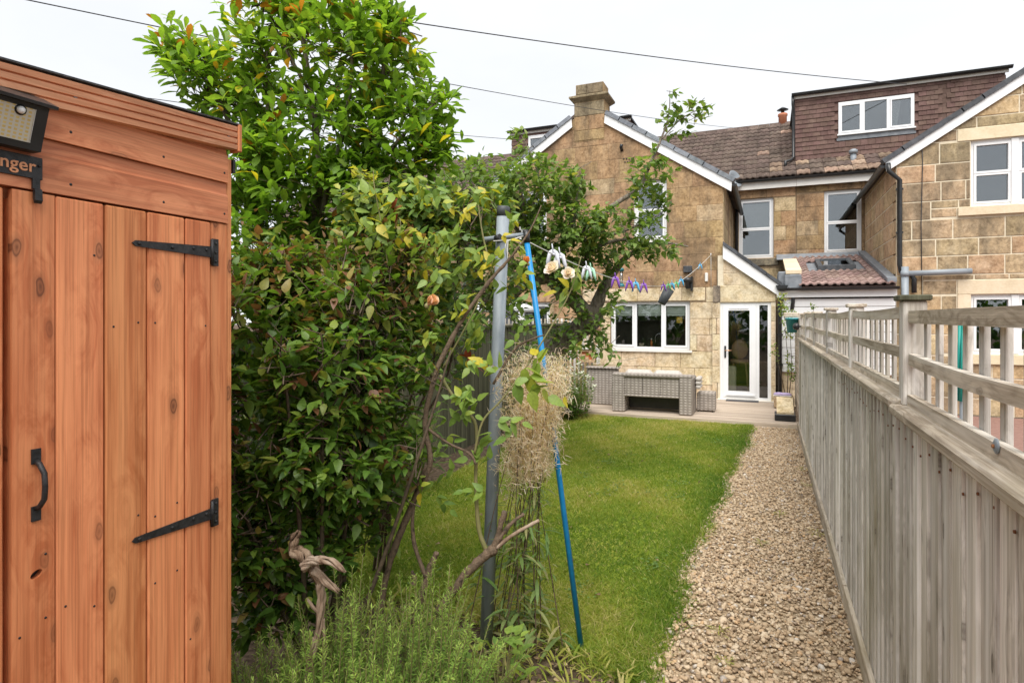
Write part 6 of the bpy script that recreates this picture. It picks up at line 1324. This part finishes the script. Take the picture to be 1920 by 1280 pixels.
# climber by the downpipe
cl0 = Vector((.38, 12.35, .3)); cl = thing('wall_climber', 'thin straggly climber growing up beside the black downpipe', 'climbing plant', cl0); sk = []
for pts in ([(.33, 12.3, .3), (.34, 12.35, .9), (.30, 12.4, 1.5), (.27, 12.5, 2.1)], [(.36, 12.3, .3), (.40, 12.2, .8), (.38, 12.1, 1.4), (.42, 12.0, 1.85)], [(.30, 12.3, .3), (.18, 12.2, .9), (.12, 12.2, 1.25)]): sk += branch(cl, [(Vector(p), .008 - .0018 * i) for i, p in enumerate(pts)], M['twig'], n=6)
grow(cl, sk, [(Vector((.27, 12.45, 2.0)), (.10, .15, .22), 24, .2), (Vector((.37, 12.2, 1.6)), (.10, .2, .3), 24, .15), (Vector((.38, 12.15, .9)), (.1, .2, .35), 16, .1), (Vector((.13, 12.2, 1.1)), (.07, .1, .2), 6, .1)], M['leaf_apple'], M['twig'], leaf_template(.5, .2, .3, 'ovate'), (.045, .075), 6, tint=(.6, .2), reach=.25)
# tiny climber tip above the cladding
wt = Vector((1.0, 12.6, 0)); c2 = thing('garden_creeper', 'thin leafy creeper tip above the trellis in front of the white cladding', 'climbing plant', wt); a_ = atY(1525, 580, 11.5); sk = branch(c2, [(Vector((a_.x, a_.y, 0)), .008), (Vector((a_.x, a_.y, 1.2)), .006), (a_, .003)], M['twig'], n=5)
grow(c2, sk, [(a_ + Vector((0, 0, -.05)), (.12, .1, .12), 7, .1)], M['leaf_apple'], M['twig'], leaf_template(.5, .2, .3, 'ovate'), (.05, .07), 5, reach=.2)
# weeds on path edge and bare bed
def weeds():
    pos, dirs, ups, sz, ti = [], [], [], [], []
    spots = [(.33, 10.2, .12), (.36, 7.6, .05), (.37, 6.9, .06), (.1, 5.8, .05), (.36, 5.4, .05), (-.05, 5.0, .05), (-.25, 3.5, .05), (-.38, 8.6, .09), (-.42, 7.9, .09), (-.2, 3.2, .04)]
    for x, y_, s_ in spots:
        for k in range(30): a = rnd.uniform(0, 6.28); r = s_ * rnd.random(); pos.append((x + r * math.cos(a), y_ + r * math.sin(a), .015 + rnd.random() * s_ * .5)); dirs.append((math.cos(a), math.sin(a), rnd.uniform(.1, 1))); ups.append((0, 0, 1)); sz.append(rnd.uniform(.015, .04)); ti.append(rnd.uniform(.3, .8))
    for k in range(2600):
        x, y_ = rnd.uniform(-2.2, -.42), rnd.uniform(1.6, 3.25)
        if y_ > front_y(x) + .05: continue
        a = rnd.uniform(0, 6.28); pos.append((x, y_, .0)); dirs.append((math.cos(a) * .6, math.sin(a) * .6, rnd.uniform(.4, 1.4))); ups.append((0, 0, 1)); sz.append(rnd.uniform(.03, .10)); ti.append(rnd.uniform(.3, .95))
    pos, dirs, ups, sz, ti = map(np.array, (pos, dirs, ups, sz, ti)); T, F = leaf_template(.16, .3, .4, 'strap'); Mx = frames(dirs, ups)
    V = pos[:, None] + np.einsum('nij,kj->nki', Mx, T) * sz[:, None, None]; me = fastmesh('weeds', V.reshape(-1, 3), [(F[None] + (np.arange(len(pos)) * len(T))[:, None, None]).reshape(-1, 4)], M['grass'], True, np.repeat(ti, len(T))); tag(ob('weeds', me), kind='stuff')
    # leaf litter and bark on the bed
    n = 2600; x = rng.uniform(-2.3, -.4, n); y_ = rng.uniform(1.4, 3.4, n); k = np.array([b < front_y(a) + .04 for a, b in zip(x, y_)]); x, y_ = x[k], y_[k]; n = len(x)
    pos = np.stack([x, y_, rng.uniform(.0, .02, n)], 1); dirs = rng.normal(0, 1, (n, 3)) * [1, 1, .25]; ups = rng.normal(0, .4, (n, 3)) + [0, 0, 1]; T, F = leaf_template(.45, .3, .3, 'oval'); Mx = frames(dirs, ups); s_ = rng.uniform(.015, .045, n)
    V = pos[:, None] + np.einsum('nij,kj->nki', Mx, T) * s_[:, None, None]; m = leafmat('litter', [(0, (.10, .065, .04)), (.5, (.22, .15, .09)), (1, (.36, .28, .18))], .1, .9, .1)
    me = fastmesh('leaf_litter', V.reshape(-1, 3), [(F[None] + (np.arange(n) * len(T))[:, None, None]).reshape(-1, 4)], m, True, np.repeat(rng.random(n), len(T))); tag(ob('leaf_litter', me), kind='stuff')
weeds()
def fallen():
    n = 170; y_ = rng.uniform(3.2, 10.3, n); x = rng.uniform(-2.6, .42, n); k = rng.random(n) < .35; x[k] = .42 - np.abs(rng.normal(0, .07, k.sum()))
    pos = np.stack([x, y_, np.full(n, .03)], 1); dirs = rng.normal(0, 1, (n, 3)) * [1, 1, .2]; ups = rng.normal(0, .3, (n, 3)) + [0, 0, 1]
    T, F = leaf_template(.55, .3, .4, 'ovate'); Mx = frames(dirs, ups); sz = rng.uniform(.02, .05, n); V = pos[:, None] + np.einsum('nij,kj->nki', Mx, T) * sz[:, None, None]
    me = fastmesh('fallen_leaves', V.reshape(-1, 3), [(F[None] + (np.arange(n) * len(T))[:, None, None]).reshape(-1, 4)], bpy.data.materials['litter'], True, np.repeat(rng.random(n) * .7, len(T))); tag(ob('fallen_leaves', me), kind='stuff')
    n = 900; c = rng.integers(0, 26, n); cx, cy = rng.uniform(-2.6, -.6, 26), rng.uniform(3.4, 9.5, 26); x = cx[c] + rng.normal(0, .06, n); y_ = cy[c] + rng.normal(0, .09, n); a = rng.uniform(0, 6.28, n)
    T, F = leaf_template(.85, .1, .2, 'obovate'); pos = np.stack([x, y_, rng.uniform(.025, .04, n)], 1); dirs = np.stack([np.cos(a), np.sin(a), rng.normal(.1, .15, n)], 1); Mx = frames(dirs, np.tile([0., 0, 1], (n, 1)) + rng.normal(0, .2, (n, 3))); sz = rng.uniform(.012, .03, n)
    V = pos[:, None] + np.einsum('nij,kj->nki', Mx, T) * sz[:, None, None]; me = fastmesh('clover', V.reshape(-1, 3), [(F[None] + (np.arange(n) * len(T))[:, None, None]).reshape(-1, 4)], M['leaf_rose'], True, np.repeat(rng.uniform(.0, .5, n), len(T))); tag(ob('clover', me), kind='stuff')
fallen()
hb = thing('reflection_hedge', 'tall dark hedge behind the viewpoint, seen only as a reflection in the window glass', 'hedge', (0, -9, 0))  # hedge out of view, added so the window glass reflects dark greenery
n = 5200; pos = np.stack([rng.uniform(-14, 14, n), rng.normal(-9, .5, n), 5.0 * rng.random(n) ** .8], 1); dirs = rng.normal(0, 1, (n, 3)); ups = rng.normal(0, .5, (n, 3)) + [0, .7, .7]
put_leaves(hb, 'foliage', pos, dirs, ups, rng.uniform(.25, .5, n), rng.random(n) * .7, M['leaf_bush'], leaf_template(.7, .2, .2, 'ovate'))
for k in range(6): MB().tube([(-12.5 + 5 * k, -9, 0), (-12.4 + 5 * k, -9, 2), (-12.5 + 5 * k, -8.9, 4.2)], [.12, .09, .04], 8).build('trunk', M['bark'], hb)
